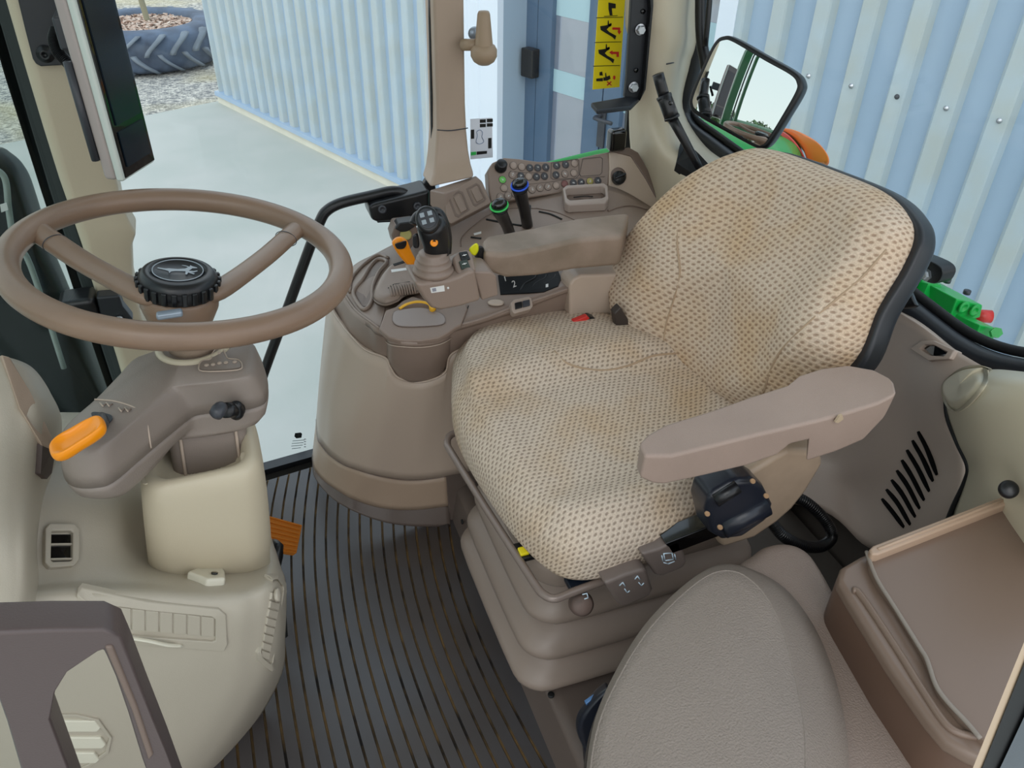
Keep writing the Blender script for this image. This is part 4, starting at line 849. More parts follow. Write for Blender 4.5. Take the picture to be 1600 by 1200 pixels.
# open pocket under the keypad
pk = ringprism('pocket_rim', [HT(u, v, .02) for u, v in ((879, 305), (885, 300), (940, 296), (946, 300), (948, 321), (943, 327), (888, 331), (882, 327))], [HT(u, v, .02) for u, v in ((884, 307), (888, 304), (938, 300), (942, 303), (943, 316), (938, 319), (890, 323), (886, 320))], (0, 0, -.02), mat('pocket_taupe', (168, 152, 142), .35), con, .003)
inlay('pocket_floor', HT, [(884, 307), (938, 302), (943, 317), (887, 322)], TAUPE2, pk, .002, .001)
line('pocket_slit', [(896, 311), (915, 309), (926, 310)], .0012, SOFTBLACK, pk, .005)
# lever quadrant slots
for px_ in (((760, 343), (780, 347), (815, 353)), ((736, 371), (744, 372), (752, 373)), ((842, 331), (860, 335), (878, 343))): line('lever_slot', px_, .0024, SOFTBLACK, con, .0004)
inlay('pale_marking', HT, [(740, 365), (752, 362), (752, 365), (741, 368)], PALE, con, .001, .001)
tube('dome_edge', [HT(u, v, .002) for u, v in ((950, 330), (970, 323), (990, 322), (1010, 328))], .0024, TAUPE, con, n=5)
def lever(name, head, foot, yh, yf, ringm, parent, w):
    c = Y(head[0], head[1], yh); f_ = HT(foot[0], foot[1], 0); up = nrm(c - f_); n_ = nrm(V3(-.15, -.45, .88))
    nk_ = tube(name, [f_, f_ + up * .35 * np.linalg.norm(c - f_), c - n_ * .020 + V3(.002, .004, 0), c - n_ * .006], lambda s: .012 + .007 * max(0, s - .4) * 1.6 * (1 if s < .95 else .9), BLACK, parent, n=6, seg=14)
    e1 = nrm(V3(1, .25, 0) - n_ * (V3(1, .25, 0) @ n_)); e2 = np.cross(n_, e1)
    o_ = lambda s, d: [c + e1 * (w * s * math.cos(a)) + e2 * (w * .78 * s * math.sin(a)) + n_ * d for a in np.linspace(0, 2 * math.pi, 13)[:-1]]
    pad('knob', o_(1, -.016), n_, .014, BLACK, nk_, edge=.004, under=.010); tube('colour_ring', o_(1.03, -.003), .0022, ringm, nk_, n=3, seg=8, closed=True)
    pad('knob_pad', o_(.96, -.002), n_, .009, GLOSSBLK, nk_, edge=.006, dome=.005)
    return nk_
q = lever('range_lever', (780, 320), (797, 366), 1.40, 1.45, mat('green_ring', (60, 200, 96), .35), con, .017); q['label'] = 'black lever with green ring'
q = lever('speed_lever', (812, 288), (824, 352), 1.43, 1.5, mat('blue_ring', (40, 90, 220), .35), con, .0165); q['label'] = 'taller black lever with blue ring'
tube('lever_gaiter', [HT(822, 352, 0), HT(822, 352, 0) + V3(0, 0, .045)], .0095, DARKGREY, con, n=2)
# rear end of the console by the seat
loft('console_tail', [[Y(889, 452, 1.29), Y(892, 437, 1.30), Y(905, 428, 1.32), Y(985, 420, 1.34)], [Y(889, 495, 1.30), Y(930, 500, 1.31), Y(960, 505, 1.32), Y(990, 510, 1.34)]], TAUPE, con) if False else None
prism('console_tail', [Y(u, v, 1.275) for u, v in ((890, 495), (890, 445), (896, 436), (908, 430), (985, 428), (1000, 520), (940, 530), (905, 505))], (0, .05, 0), SHELL, con, .006)
# ---- joystick on its armrest module
jm = thing('joystick_module', 'taupe control module with black joystick at the front of the far armrest', 'joystick', V3(.33, 1.2, .66))
jb = prism('module_body', [Y(u, v, 1.17) for u, v in ((647, 441), (660, 442), (700, 437), (718, 431), (731, 424), (742, 422), (746, 440), (752, 470), (720, 480), (688, 486), (674, 482), (662, 468), (652, 452))], (0, .075, 0), TAUPE, jm, .007)
prism('module_arm', [Y(u, v, 1.185) for u, v in ((738, 424), (768, 425), (776, 432), (779, 462), (753, 470))], (0, .06, 0), TAUPE, jm, .004)
prism('white_sticker', [Y(u, v, 1.1695) for u, v in ((672, 450), (694, 446), (695, 455), (674, 458))], (0, .001, 0), PALE, jm)
prism('sticker_print', [Y(u, v, 1.1690) for u, v in ((675, 451), (681, 450), (682, 455), (676, 456))], (0, .0005, 0), mat('grey_print', (140, 140, 150), .5), jm)
lathe('tiny_screw', [(.002, -.001), (.002, .001)], Y(700, 450, 1.1695), (0, -1, 0), PALE, jm, 10)
JT = plane(Y(690, 438, 1.17), (0, 0, 1)); jc = PL(677, 424, JT)
lathe('joystick_boot', [(.034, -.002), (.0355, .004), (.0350, .007), (.0295, .009), (.0320, .014), (.0315, .017), (.026, .019), (.0285, .024), (.028, .027), (.023, .029), (.0245, .034), (.018, .037)], jc, (.02, 0, 1), TAUPE, jm, 40)
def ering(c, n, a, ra, rb, k=20):
    n = nrm(n); a = nrm(a - n * (a @ n)); b = np.cross(n, a); return [c + a * ra * math.cos(t) + b * rb * math.sin(t) for t in np.linspace(0, 2 * math.pi, k + 1)[:-1]]
gc = [(683, 406, 1.213, .019, .016), (684, 398, 1.212, .021, .018), (682, 384, 1.210, .0235, .020), (679, 368, 1.207, .0255, .021), (675, 354, 1.203, .0255, .021), (672, 345, 1.201, .023, .019)]
gj = loft('joystick_grip', [ering(Y(u, v, y), V3(-.05 - .03 * i, -.15 - .06 * i, 1), V3(1, .2, 0), a_, b_) for i, (u, v, y, a_, b_) in enumerate(gc)], BLACK, jm, sub=1)
tc_ = Y(668, 343, 1.196); tn_ = nrm(V3(-.25, -.72, .64))
tp_ = pad('joystick_head', ering(tc_ - tn_ * .012, tn_, V3(1, .1, 0), .0195, .023, 14), tn_, .018, BLACK, gj, edge=.006)
e1 = nrm(V3(1, .1, 0) - tn_ * (V3(1, .1, 0) @ tn_)); e2 = np.cross(tn_, e1)
pad('button_plate', ering(tc_ + tn_ * .005, tn_, V3(1, .1, 0), .015, .0165, 14), tn_, .002, DARKGREY, tp_, edge=.001)
for i in (-1, 1):
    for j in (-1, 1): box('thumb_button', tc_ + tn_ * .0075 + e1 * .0065 * i + e2 * (.006 * j + .001), (.0075, .0075, .002), mat('silver_print', (150, 160, 168), .35), tp_, .0006, rot=(e1, e2, tn_))
ob = lathe('orange_button', [(.0065, -.002), (.0065, .002), (.0045, .0025), (.0035, .001), (.001, .001)], Y(678, 379, 1.187), (-.0, -1, .25), ORANGE, gj, 20)
tube('grip_guard', [Y(646, 350, 1.225), Y(652, 337, 1.235), Y(668, 330, 1.24), (Y(686, 331, 1.24)), Y(696, 348, 1.235), Y(701, 372, 1.23), Y(700, 396, 1.225)], .008, BLACK, gj, n=6, flat=.7)
pad('side_trigger', [Y(u, v, 1.195) for u, v in ((647, 368), (653, 364), (656, 376), (655, 386), (648, 384))], (-.5, -.8, .2), .010, BLACK, gj, edge=.004)
sp_ = plane(Y(726, 408, 1.20), (.0, -.35, .94))
prism('switch_pod', [PL(u, v, sp_) for u, v in ((706, 402), (714, 393), (726, 389), (736, 391), (741, 406), (744, 421), (732, 424), (718, 430), (712, 420))], -sp_[0] * .03, TAUPE, jm, .005)
for (vv_, m_) in (((394, 392, 404, 407), BLACK), ((408, 405, 417, 420), mat('green_black', (52, 64, 56), .35))):
    prism('rocker_switch', [PL(u, v, (sp_[0], sp_[1] + sp_[0] * .003)) for u, v in ((717, vv_[0]), (730, vv_[1]), (735, vv_[2]), (721, vv_[3]))], -sp_[0] * .004, m_, jm, .001)
    c_ = PL(726, (vv_[0] + vv_[2]) / 2, (sp_[0], sp_[1] + sp_[0] * .0045)); tube('switch_symbol', [c_ + V3(-.004, 0, 0), c_ + V3(.004, .002, 0)], .0009, PALE, jm, n=1, seg=6); tube('switch_symbol', [c_ + V3(0, -.002, 0), c_ + V3(0, .004, .0)], .0007, PALE, jm, n=1, seg=6)
ll = thing('lime_lever', 'small lime yellow tipped lever between joystick module and far armrest', 'lever', Y(745, 398, 1.26))
pad('lever_tip', [Y(u, v, 1.25) for u, v in ((734, 390), (737, 385), (744, 380), (748, 383), (748, 392), (743, 399), (737, 396))], (-.4, -.8, .4), .012, LIME, ll, edge=.004)
pad('lever_body', [Y(u, v, 1.265) for u, v in ((744, 385), (752, 388), (752, 404), (746, 408), (740, 398))], (0, -.8, .4), .02, BLACK, ll, edge=.005)
# ================================================================ driver's seat
def fabric(name, base, dot, stain, k=1.0):
    m = bpy.data.materials.new(name); m.use_nodes = True; t = m.node_tree; b = t.nodes['Principled BSDF']; b.inputs['Roughness'].default_value = .95; b.inputs['Specular IOR Level'].default_value = .15
    N = t.nodes.new; K = t.links.new
    uv = N('ShaderNodeUVMap'); uv.uv_map = 'uv'; sp = N('ShaderNodeSeparateXYZ'); K(uv.outputs[0], sp.inputs[0])
    wob = N('ShaderNodeTexNoise'); wob.inputs['Scale'].default_value = 30; K(uv.outputs[0], wob.inputs['Vector'])
    def mth(op, a, c):
        q = N('ShaderNodeMath'); q.operation = op
        for i, x in enumerate((a, c)):
            if isinstance(x, (int, float)): q.inputs[i].default_value = x
            else: K(x, q.inputs[i])
        return q.outputs[0]
    j = mth('MULTIPLY', sp.outputs['Y'], 1 / (.0098 * k)); i = mth('SUBTRACT', mth('MULTIPLY', sp.outputs['X'], 1 / (.0122 * k)), mth('MULTIPLY', j, .5))
    cb = N('ShaderNodeCombineXYZ'); K(i, cb.inputs[0]); K(j, cb.inputs[1])
    vo = N('ShaderNodeTexVoronoi'); vo.voronoi_dimensions = '2D'; vo.inputs['Scale'].default_value = 1; vo.inputs['Randomness'].default_value = .22; K(cb.outputs[0], vo.inputs['Vector'])
    rp = N('ShaderNodeValToRGB'); rp.color_ramp.elements[0].position = .17; rp.color_ramp.elements[1].position = .38
    rp.color_ramp.elements[0].color = (*lin(dot), 1); rp.color_ramp.elements[1].color = (*lin(base), 1); K(vo.outputs['Distance'], rp.inputs[0])
    n1 = N('ShaderNodeTexNoise'); n1.inputs['Scale'].default_value = 7; n1.inputs['Detail'].default_value = 5; K(uv.outputs[0], n1.inputs['Vector'])
    r2 = N('ShaderNodeValToRGB'); r2.color_ramp.elements[0].position = .45; r2.color_ramp.elements[1].position = .7; r2.color_ramp.elements[0].color = (1, 1, 1, 1); r2.color_ramp.elements[1].color = (*[x for x in lin(stain)], 1); K(n1.outputs['Fac'], r2.inputs[0])
    mx = N('ShaderNodeMix'); mx.data_type = 'RGBA'; mx.blend_type = 'MULTIPLY'; mx.inputs[0].default_value = 1; K(rp.outputs[0], mx.inputs[6]); K(r2.outputs[0], mx.inputs[7])
    fi = N('ShaderNodeTexNoise'); fi.inputs['Scale'].default_value = 420; K(uv.outputs[0], fi.inputs['Vector'])
    r3 = N('ShaderNodeValToRGB'); r3.color_ramp.elements[0].position = .3; r3.color_ramp.elements[1].position = .7; r3.color_ramp.elements[0].color = (.78, .76, .74, 1); K(fi.outputs['Fac'], r3.inputs[0])
    m2 = N('ShaderNodeMix'); m2.data_type = 'RGBA'; m2.blend_type = 'MULTIPLY'; m2.inputs[0].default_value = 1; K(mx.outputs[2], m2.inputs[6]); K(r3.outputs[0], m2.inputs[7]); K(m2.outputs[2], b.inputs['Base Color'])
    bp = N('ShaderNodeBump'); bp.inputs['Strength'].default_value = .7; bp.inputs['Distance'].default_value = .003; K(vo.outputs['Distance'], bp.inputs['Height']); bp.invert = False; K(bp.outputs[0], b.inputs['Normal'])
    return m
FAB1 = fabric('seat_knit_fabric', (218, 202, 184), (164, 147, 132), (248, 236, 218), .84)
FAB2 = fabric('back_knit_fabric', (222, 203, 182), (174, 150, 130), (248, 234, 212))
pl_ = prism('seat_plinth', [V3(.345, .02, 0), V3(.362, .02, .115), V3(.385, .02, .125), V3(.80, .02, .125), V3(.80, .02, 0)], (0, 1.30, 0), PLINTH, None, .01)
struct(pl_, 'dark brown moulded platform carrying the driver seat')
lathe_b = lathe('plinth_screw', [(.006, -.001), (.006, .002), (.003, .002)], V3(.352, 1.24, .085), (-1, 0, .1), SOFTBLACK, pl_, 12)
lathe('plinth_screw', [(.006, -.001), (.006, .002), (.003, .002)], Z(861, 1086, .127), (0, 0, 1), SOFTBLACK, pl_, 12)
seat = thing('driver_seat', 'driver seat in beige dotted knit fabric with taupe armrests and bellows suspension', 'seat', V3(.56, .95, .125))
bell = []
def rg(z, d, r=.06): return rr_ring(z, .555 + 0, .955, .238 + d, .202 + d, r)
bell = [rg(.128, -.02), rg(.135, .006), rg(.150, .010), rg(.165, .004), rg(.185, -.026), rg(.192, -.026), rg(.203, -.004), rg(.222, -.002), rg(.240, -.014), rg(.258, -.044), rg(.264, -.044), rg(.276, -.016), rg(.298, -.014), rg(.315, -.028), rg(.334, -.056), rg(.340, -.056), rg(.352, -.026), rg(.385, -.022), rg(.410, -.024), rg(.420, -.032)]
loft('suspension_bellows', bell, BELLOW, seat, sub=1)
HBW = None
box('seat_pan', V3(.60, .95, .432), (.40, .36, .026), SOFTBLACK, seat, .006)
box('pan_corner', Z(910, 908, .425), (.05, .03, .012), mat('dark_blue_black', (16, 26, 40), .3), seat, .003)
rr_b = cr([Z(u, v, .430) for u, v in ((712, 676), (702, 682), (699, 694), (706, 708), (760, 795), (812, 876), (838, 916), (850, 929), (868, 935), (900, 923), (985, 892))], 6)
tube('adjuster_bar', rr_b, .0065, mat('taupe_painted_metal', (134, 120, 112), .3, metal=.2), seat, n=1, seg=12)
lathe('bar_bolt', [(.008, -.004), (.008, .006), (.005, .007)], Z(988, 889, .432), (0, -1, .2), BLACK, seat, 14)
sw = box('seat_switch', Z(818, 862, .430), (.030, .036, .010), BLACK, seat, .003); box('yellow_switch_key', Z(818, 861, .437), (.015, .016, .006), mat('bright_yellow', (232, 214, 30), .35), sw, .002)
# cushion
CO = [(706, 612), (708, 582), (722, 558), (752, 538), (805, 522), (870, 515), (940, 520), (1000, 535), (1080, 572), (1140, 620), (1172, 690), (1150, 755), (1115, 797), (1060, 842), (1005, 866), (955, 882), (910, 888), (872, 880), (836, 855), (800, 817), (765, 768), (735, 722), (714, 680), (706, 645)]
co = [Z(u, v, .475) - V3(0, 0, .045) for u, v in CO]
ss = lambda x: max(0, min(1, x)) ** 2 * (3 - 2 * max(0, min(1, x)))
def hfc(p, k):
    y, x = p[1], p[0]
    return k * (.030 * ss((abs(y - .95) - .12) / .07) + .012 * ss((.40 - x) / .08) - .012 * ss((x - .55) / .15) * (1 - ss((abs(y - .95) - .12) / .08)))
cu = pad('seat_cushion', co, (0, 0, 1), .105, FAB1, seat, edge=.048, under=.030, hf=hfc, dome=.004, rings=16, sn=6, uv=(1, 0, 0))
HS = surf_of(cu)
SEAMF = mat('seam_thread', (176, 152, 126), .9)
tube('cushion_seam', [HS(u, v, -.0005) for u, v in ((866, 548), (884, 566), (915, 576), (950, 578), (985, 570), (1020, 556), (1060, 552))], .0022, SEAMF, cu, n=5, seg=8)
# backrest
BO = [(1118, 634, .80), (1050, 600, .775), (992, 545, .74), (974, 485, .725), (976, 430, .745), (1000, 375, .78), (1050, 315, .83), (1108, 266, .88), (1165, 240, .92), (1210, 235, .935), (1290, 262, .945), (1370, 296, .935), (1407, 333, .915), (1415, 368, .90), (1398, 412, .88), (1358, 480, .84), (1325, 558, .81), (1260, 615, .80), (1180, 642, .795)]
bo = [X(*p) for p in BO]; bn_ = nrm(V3(-.93, .02, .34))
bcen = sum(bo) / len(bo)
def hfb(p, k):
    y, z = p[1], p[2]; w_ = ss((abs(y - 1.005) - .10) / .10)
    return k * (.030 * w_ + .012 * ss((.62 - z) / .10))
br_ = pad('backrest', [p - bn_ * .035 for p in bo], bn_, .085, FAB2, seat, edge=.045, under=.020, hf=hfb, dome=.002, rings=16, sn=6, uv=(0, 1, 0))
HB_ = surf_of(br_)
tube('backrest_seam', [HB_(u, v, -.0005) for u, v in ((1062, 330), (1058, 380), (1062, 430), (1052, 470), (1040, 510), (1035, 560))], .0020, SEAMF, br_, n=5, seg=8)
tube('backrest_seam', [HB_(u, v, -.0005) for u, v in ((1192, 616), (1205, 575), (1222, 545), (1262, 505), (1310, 465), (1350, 430), (1385, 390))], .0020, SEAMF, br_, n=5, seg=8)
bs = [bcen + (p - bcen) * 1.035 for p in bo]
pad('back_shell', [p - bn_ * .062 + V3(.0, -.004, -.004) for p in bs], bn_, .045, STEELBLK, seat, edge=.008, under=.02, sn=6)
# armrests: cross sections near-top, far-top, far-bottom, near-bottom
def arm(name, st, yn, m, parent, bev, dz):
    secs = []
    for (un, vn, uf, vf, h) in st:
        a = Y(un, vn, yn); b_ = Z(uf, vf, a[2] + dz); b_ = V3((b_[0] + a[0]) / 2 if False else b_[0], b_[1], b_[2]); secs.append([a, b_, b_ - V3(0, 0, h), a - V3(0, -.004, h)])
    return loft(name, secs, m, parent, bev=bev, seg=5)
na = arm('armrest', [(1008, 712, 999, 692, .040), (1030, 712, 1012, 678, .050), (1049, 712, 1040, 662, .052), (1112, 697, 1112, 640, .054), (1180, 680, 1175, 618, .056), (1228, 669, 1232, 600, .050), (1245, 665, 1250, 585, .036), (1276, 658, 1275, 577, .036), (1283, 656, 1285, 574, .076), (1330, 643, 1325, 569, .074), (1372, 630, 1365, 576, .068), (1396, 618, 1388, 588, .045), (1402, 614, 1398, 598, .03)], .635, ARM, seat, .010, 0)
na['label'] = 'clean taupe near armrest'
fa = arm('armrest', [(756, 394, 754, 376, .030), (768, 396, 762, 367, .042), (792, 397, 792, 362, .052), (840, 388, 840, 353, .060), (900, 374, 900, 340, .066), (950, 370, 950, 334, .066), (974, 369, 984, 331, .066)], 1.235, ARM2, seat, .010, 0)
fa['label'] = 'worn taupe far armrest'
prism('armrest_bracket', [Y(u, v, .70) for u, v in ((1150, 752), (1215, 712), (1232, 703), (1285, 706), (1288, 725), (1262, 768), (1240, 796), (1215, 818), (1180, 842), (1130, 858), (1110, 830))], (0, .05, 0), mat('tan_bracket', (176, 154, 132), .42, mottle=.12, mscale=20), seat, .010)
tk_ = Y(1284, 743, .68)
prism('armrest_notch', [Y(u, v, .63) for u, v in ((1312, 650), (1316, 648), (1318, 655), (1310, 661), (1305, 660))], (0, .003, 0), mat('foam_nick', (176, 156, 130), .9), na)
# black seat adjuster module
am = prism('adjuster_module', [Y(u, v, .655) for u, v in ((1104, 800), (1110, 776), (1150, 752), (1178, 750), (1196, 762), (1210, 790), (1203, 812), (1160, 842), (1130, 846), (1112, 836))], (0, .05, 0), mat('blue_black_plastic', (30, 34, 44), .3, mottle=.2), seat, .010)
tube('adjuster_barrel', [Y(1128, 824, .66), Y(1196, 788, .66)], .017, MATS['blue_black_plastic'], am, n=2, seg=20)
tube('adjuster_roller', [Y(1117, 782, .655), Y(1152, 760, .655)], .010, BLACK, am, n=2, seg=16)
for u, v in ((1175, 751), (1196, 774), (1104, 802), (1124, 823)): pad('worn_spot', [Y(u + 4 * math.cos(a), v + 4 * math.sin(a), .638 if v > 800 or u > 1190 else .652) for a in np.linspace(0, 5.5, 8)], (0, -1, .3), .003, mat('worn_tan', (160, 128, 96), .6), am, edge=.001)
prism('slide_rail', [Y(u, v, .70) for u, v in ((1040, 850), (1110, 822), (1124, 838), (1050, 866))], (0, .03, 0), GLOSSBLK, seat, .002)
# paddles and knob
PDL = mat('paddle_taupe', (116, 104, 98), .42, grain=.1)
def sympl(name, pts, c, y, parent):
    for (a, b_) in pts: tube(name, [Y(c[0] + a[0], c[1] + a[1], y), Y(c[0] + b_[0], c[1] + b_[1], y)], .0009, mat('pale_blue_print', (206, 226, 240), .5), parent, n=1, seg=6)
p1 = prism('adjuster_paddle', [Y(u, v, .70) for u, v in ((1002, 866), (1030, 858), (1056, 845), (1064, 846), (1074, 878), (1068, 888), (1034, 902), (1024, 899))], (0, .03, 0), PDL, seat, .006)
sympl('paddle_symbol', [((-7, -8), (6, -9)), ((-7, -8), (-5, 3)), ((6, -9), (8, 1)), ((-5, 3), (8, 1)), ((-10, -5), (-8, 4)), ((10, -7), (12, 1)), ((-7, 6), (0, 8)), ((0, 8), (10, 4))], (1044, 873), .699, p1)
p2 = prism('adjuster_paddle', [Y(u, v, .69) for u, v in ((944, 912), (978, 898), (1006, 890), (1012, 893), (1021, 922), (1016, 932), (976, 950), (966, 945))], (0, .03, 0), PDL, seat, .006)
sympl('paddle_symbol', [((-10, -3), (-5, -8)), ((-5, -8), (-1, -2)), ((-2, 2), (2, 8)), ((2, 8), (6, 5)), ((14, -13), (18, -18)), ((18, -18), (22, -12)), ((20, -8), (24, -3)), ((24, -3), (28, -7))], (978, 918), .689, p2)
kn_ = lathe('height_knob', [(.017, -.012), (.019, -.006), (.016, -.003), (.019, .001), (.016, .004), (.018, .008), (.013, .014), (.001, .015)], Y(908, 943, .72), (-.15, -.75, .6), mat('dirty_knob', (110, 92, 84), .6, mottle=.3, mscale=60), seat, 28)
sympl('paddle_symbol', [((-3, -7), (4, -9)), ((4, -9), (6, -2)), ((6, -2), (0, 0))], (913, 936), .70, kn_)
for u, v, p in ((1022, 755, 0), (1240, 800, 0)): pass
# far side of the seat: belt buckle and dark hinge
bkl = thing('seat_belt_buckle', 'red and black seat belt buckle behind the seat cushion', 'buckle', Y(915, 502, 1.24))
prism('buckle_body', [Y(u, v, 1.24) for u, v in ((900, 505), (922, 495), (931, 498), (932, 510), (905, 512))], (0, .02, 0), BLACK, bkl, .003)
prism('red_release', [Y(u, v, 1.236) for u, v in ((893, 508), (897, 502), (918, 494), (922, 498), (905, 508))], (0, .012, 0), mat('red_plastic', (206, 50, 44), .35), bkl, .002)
prism('recline_hinge', [Y(u, v, 1.20) for u, v in ((960, 490), (970, 480), (985, 505), (990, 530), (965, 522))], (0, .02, 0), mat('dark_hinge', (60, 52, 48), .5), seat, .003)
# corrugated hose behind the seat
hp_ = cr([Y(1222, 772, .90), Y(1255, 782, .88), Y(1285, 808, .86), Y(1300, 836, .84), Y(1285, 853, .82), Y(1255, 853, .80), Y(1225, 838, .80), Y(1205, 815, .82)], 24)
ho = tube('corrugated_hose', hp_, lambda s: .0105 + .0012 * math.sin(s * 520), BLACK, None, n=2, seg=14); tag(ho, 'black corrugated hose looping out behind the driver seat', 'hose')
# ---- passenger seat folded at the lower edge
bd_ = thing('passenger_seat', 'folded passenger seat in grey brown grained vinyl at the lower edge', 'seat', V3(.45, .4, .125))
LO = [(1140, 905), (1170, 880), (1190, 867), (1220, 863), (1248, 872), (1270, 896), (1310, 962), (1370, 1056), (1420, 1128), (1438, 1170), (1432, 1230), (1400, 1320), (1200, 1340), (1100, 1200), (1080, 1000)]
pad('lower_pad', [Z(u, v, .46) - V3(0, 0, .04) for u, v in LO], (0, 0, 1), .075, VINYL2, bd_, edge=.030, under=.02, sn=6)
UO = [(917, 1250), (918, 1185), (930, 1125), (958, 1060), (1002, 988), (1052, 934), (1098, 899), (1132, 888), (1172, 896), (1226, 926), (1272, 985), (1304, 1060), (1322, 1140), (1326, 1200), (1320, 1290), (1250, 1400), (1050, 1400), (930, 1330)]
UI = [(923, 1250), (925, 1188), (938, 1128), (965, 1066), (1008, 995), (1056, 942), (1100, 906), (1132, 895), (1163, 903), (1196, 936), (1222, 990), (1240, 1060), (1253, 1130), (1256, 1200), (1250, 1290), (1210, 1390), (1050, 1390), (935, 1325)]
u0 = cr([Z(u, v, .50) for u, v in UO], 5, True); u1 = cr([Z(u, v, .565) for u, v in UI], 5, True)
cen = sum(u1) / len(u1)
rings_ = [[p - V3(0, 0, .045) + (cen - p) * V3(.06, .06, 0) for p in u0], [p - V3(0, 0, .02) for p in u0], [p for p in u0], [p * .93 + q * .07 + V3(0, 0, .010) for p, q in zip(u0, u1)], [p * .5 + q * .5 + V3(0, 0, .010) for p, q in zip(u0, u1)], [p * .12 + q * .88 + V3(0, 0, .004) for p, q in zip(u0, u1)], [q + V3(0, 0, .003) for q in u1]]
for k in range(1, 9): rings_.append([q + (cen - q) * (k / 9) * V3(1, 1, 0) + V3(0, 0, .003 + .012 * (1 - (1 - k / 9) ** 2)) for q in u1])
o = loft('upper_pad', rings_, VINYL, bd_)
tube('pad_piping', [p * .02 + q * .98 + V3(0, 0, .003) for p, q in zip(u0, u1)][::3], .0016, VINYL, o, n=3, seg=8, closed=True)
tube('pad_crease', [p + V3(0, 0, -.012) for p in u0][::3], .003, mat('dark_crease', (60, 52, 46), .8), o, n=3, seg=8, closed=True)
prism('seat_support', [V3(.36, .30, .127), V3(.36, .55, .127), V3(.62, .55, .127), V3(.62, .30, .127)], (0, 0, .31), MATS['dark_rear_plastic'], bd_, .02)
# blue black latch under the passenger seat
lt = thing('seat_latch', 'dark blue black latch lever beside the folded passenger seat', 'latch', Y(920, 1120, .62))
LB = MATS['blue_black_plastic']
pad('latch_body', [Y(u, v, .62) for u, v in ((898, 1125), (903, 1108), (920, 1085), (938, 1068), (948, 1066), (950, 1100), (930, 1150), (922, 1185), (912, 1190), (908, 1160), (900, 1140))], (-.2, -.8, .5), .03, LB, lt, edge=.010)
prism('latch_plate', [Y(u, v, .605) for u, v in ((915, 1100), (940, 1083), (943, 1088), (918, 1106))], (0, .006, 0), mat('light_blue_metal', (90, 130, 180), .3, metal=.3), lt, .001)
# ---- brown storage box
bx = thing('storage_box', 'brown plastic storage box with smooth lid at the lower right', 'box', V3(.8, .35, .1))
O1 = [(1308, 905), (1314, 886), (1345, 868), (1600, 770), (1850, 790), (1850, 1330), (1560, 1200), (1515, 1180), (1480, 1160), (1450, 1125), (1390, 1040), (1325, 935)]
prism('box_body', [Z(u, v, .575) for u, v in O1], (0, 0, -.47), mat('box_side_plastic', (104, 80, 66), .4), bx, .012, 4)
prism('box_rim', [Z(u, v, .580) + V3(0, 0, .001) for u, v in O1], (0, 0, -.022), BOX, bx, .008, 4)
O2 = [(1356, 868), (1364, 862), (1588, 778), (1850, 800), (1850, 1300), (1560, 1170), (1532, 1152), (1500, 1122), (1468, 1082), (1452, 1040), (1440, 1015), (1400, 950), (1372, 912), (1360, 890)]
ld = prism('box_lid', [Z(u, v, .590) for u, v in O2], (0, 0, -.012), BOX, bx, .003)
LP = mat('lip_plastic', (176, 150, 128), .3)
prism('lid_lip', [Z(u, v, .604) for u, v in ((1358, 858), (1364, 852), (1568, 774), (1580, 772), (1584, 783), (1372, 866), (1362, 866))], (0, 0, -.016), LP, bx, .003)
tube('lip_highlight_ridge', [Z(1372, 858, .604), Z(1480, 816, .604), Z(1574, 779, .604)], .0022, LP, bx, n=3)
tube('lid_cord', [Z(u, v, .592) for u, v in ((1354, 862), (1360, 880), (1372, 908), (1400, 952), (1436, 1010), (1448, 1030), (1462, 1070), (1480, 1096), (1510, 1128), (1532, 1154))], .0026, mat('grey_seal_cord', (140, 130, 120), .5), bx, n=5)
tube('lid_cord', [Z(1575, 774, .605), Z(1590, 778, .603), Z(1608, 786, .60)], .0018, mat('grey_seal_cord', (140, 130, 120), .5), bx, n=4)
tube('box_ridge', [Z(u, v, .582) for u, v in ((1332, 922), (1345, 930), (1400, 1012), (1440, 1076), (1475, 1128), (1500, 1146), (1535, 1152))], .0045, BOX, bx, n=5)
# ---- near door frame in the lower right corner
yf = .17
struct(prism('trim_door_frame', [Y(u, v, yf) for u, v in ((1516, 1210), (1640, 905), (1650, 920), (1530, 1210))], (.012, .004, 0), mat('tan_frame_plastic', (196, 172, 144), .4)), 'tan edge of the near door frame')
struct(prism('trim_door_rubber', [Y(u, v, yf - .001) for u, v in ((1529, 1214), (1650, 914), (1700, 960), (1558, 1214))], (.012, .003, 0), SOFTBLACK))
struct(prism('trim_door_metal', [Y(u, v, yf - .003) for u, v in ((1556, 1214), (1690, 930), (1760, 1000), (1640, 1214))], (.012, .003, 0), mat('blue_grey_metal', (70, 80, 92), .25, metal=.5)))
# ================================================================ rail, hook, bracket, stickers, mirror, outside parts
rl = thing('grab_rail', 'black bent grab rail on the right door with rubber mounting block', 'grab rail', Y(500, 500, 1.62))
tube('rail_tube', [Y(u, v, 1.63) for u, v in ((372, 712), (376, 690), (388, 655), (415, 575), (450, 480), (482, 392), (500, 346), (511, 329), (534, 317), (580, 306), (612, 299), (630, 302), (640, 312), (644, 322))], .0115, BLACK, rl, n=6, seg=16)
rb = prism('mounting_block', [Y(u, v, 1.60) for u, v in ((576, 323), (588, 318), (650, 303), (672, 297), (672, 322), (662, 336), (642, 344), (590, 348), (581, 345))], (0, .07, 0), BLACK, rl, .008)
for u, v in ((597, 327), (652, 322)): lathe('block_bolt', [(.009, -.001), (.009, .004), (.005, .005), (.004, .002)], Y(u, v, 1.599), (0, -1, .2), DARKGREY, rb, 16)
hk = thing('post_hook', 'taupe tapered coat hook on the brown middle post', 'hook', Y(735, 70, 1.64))
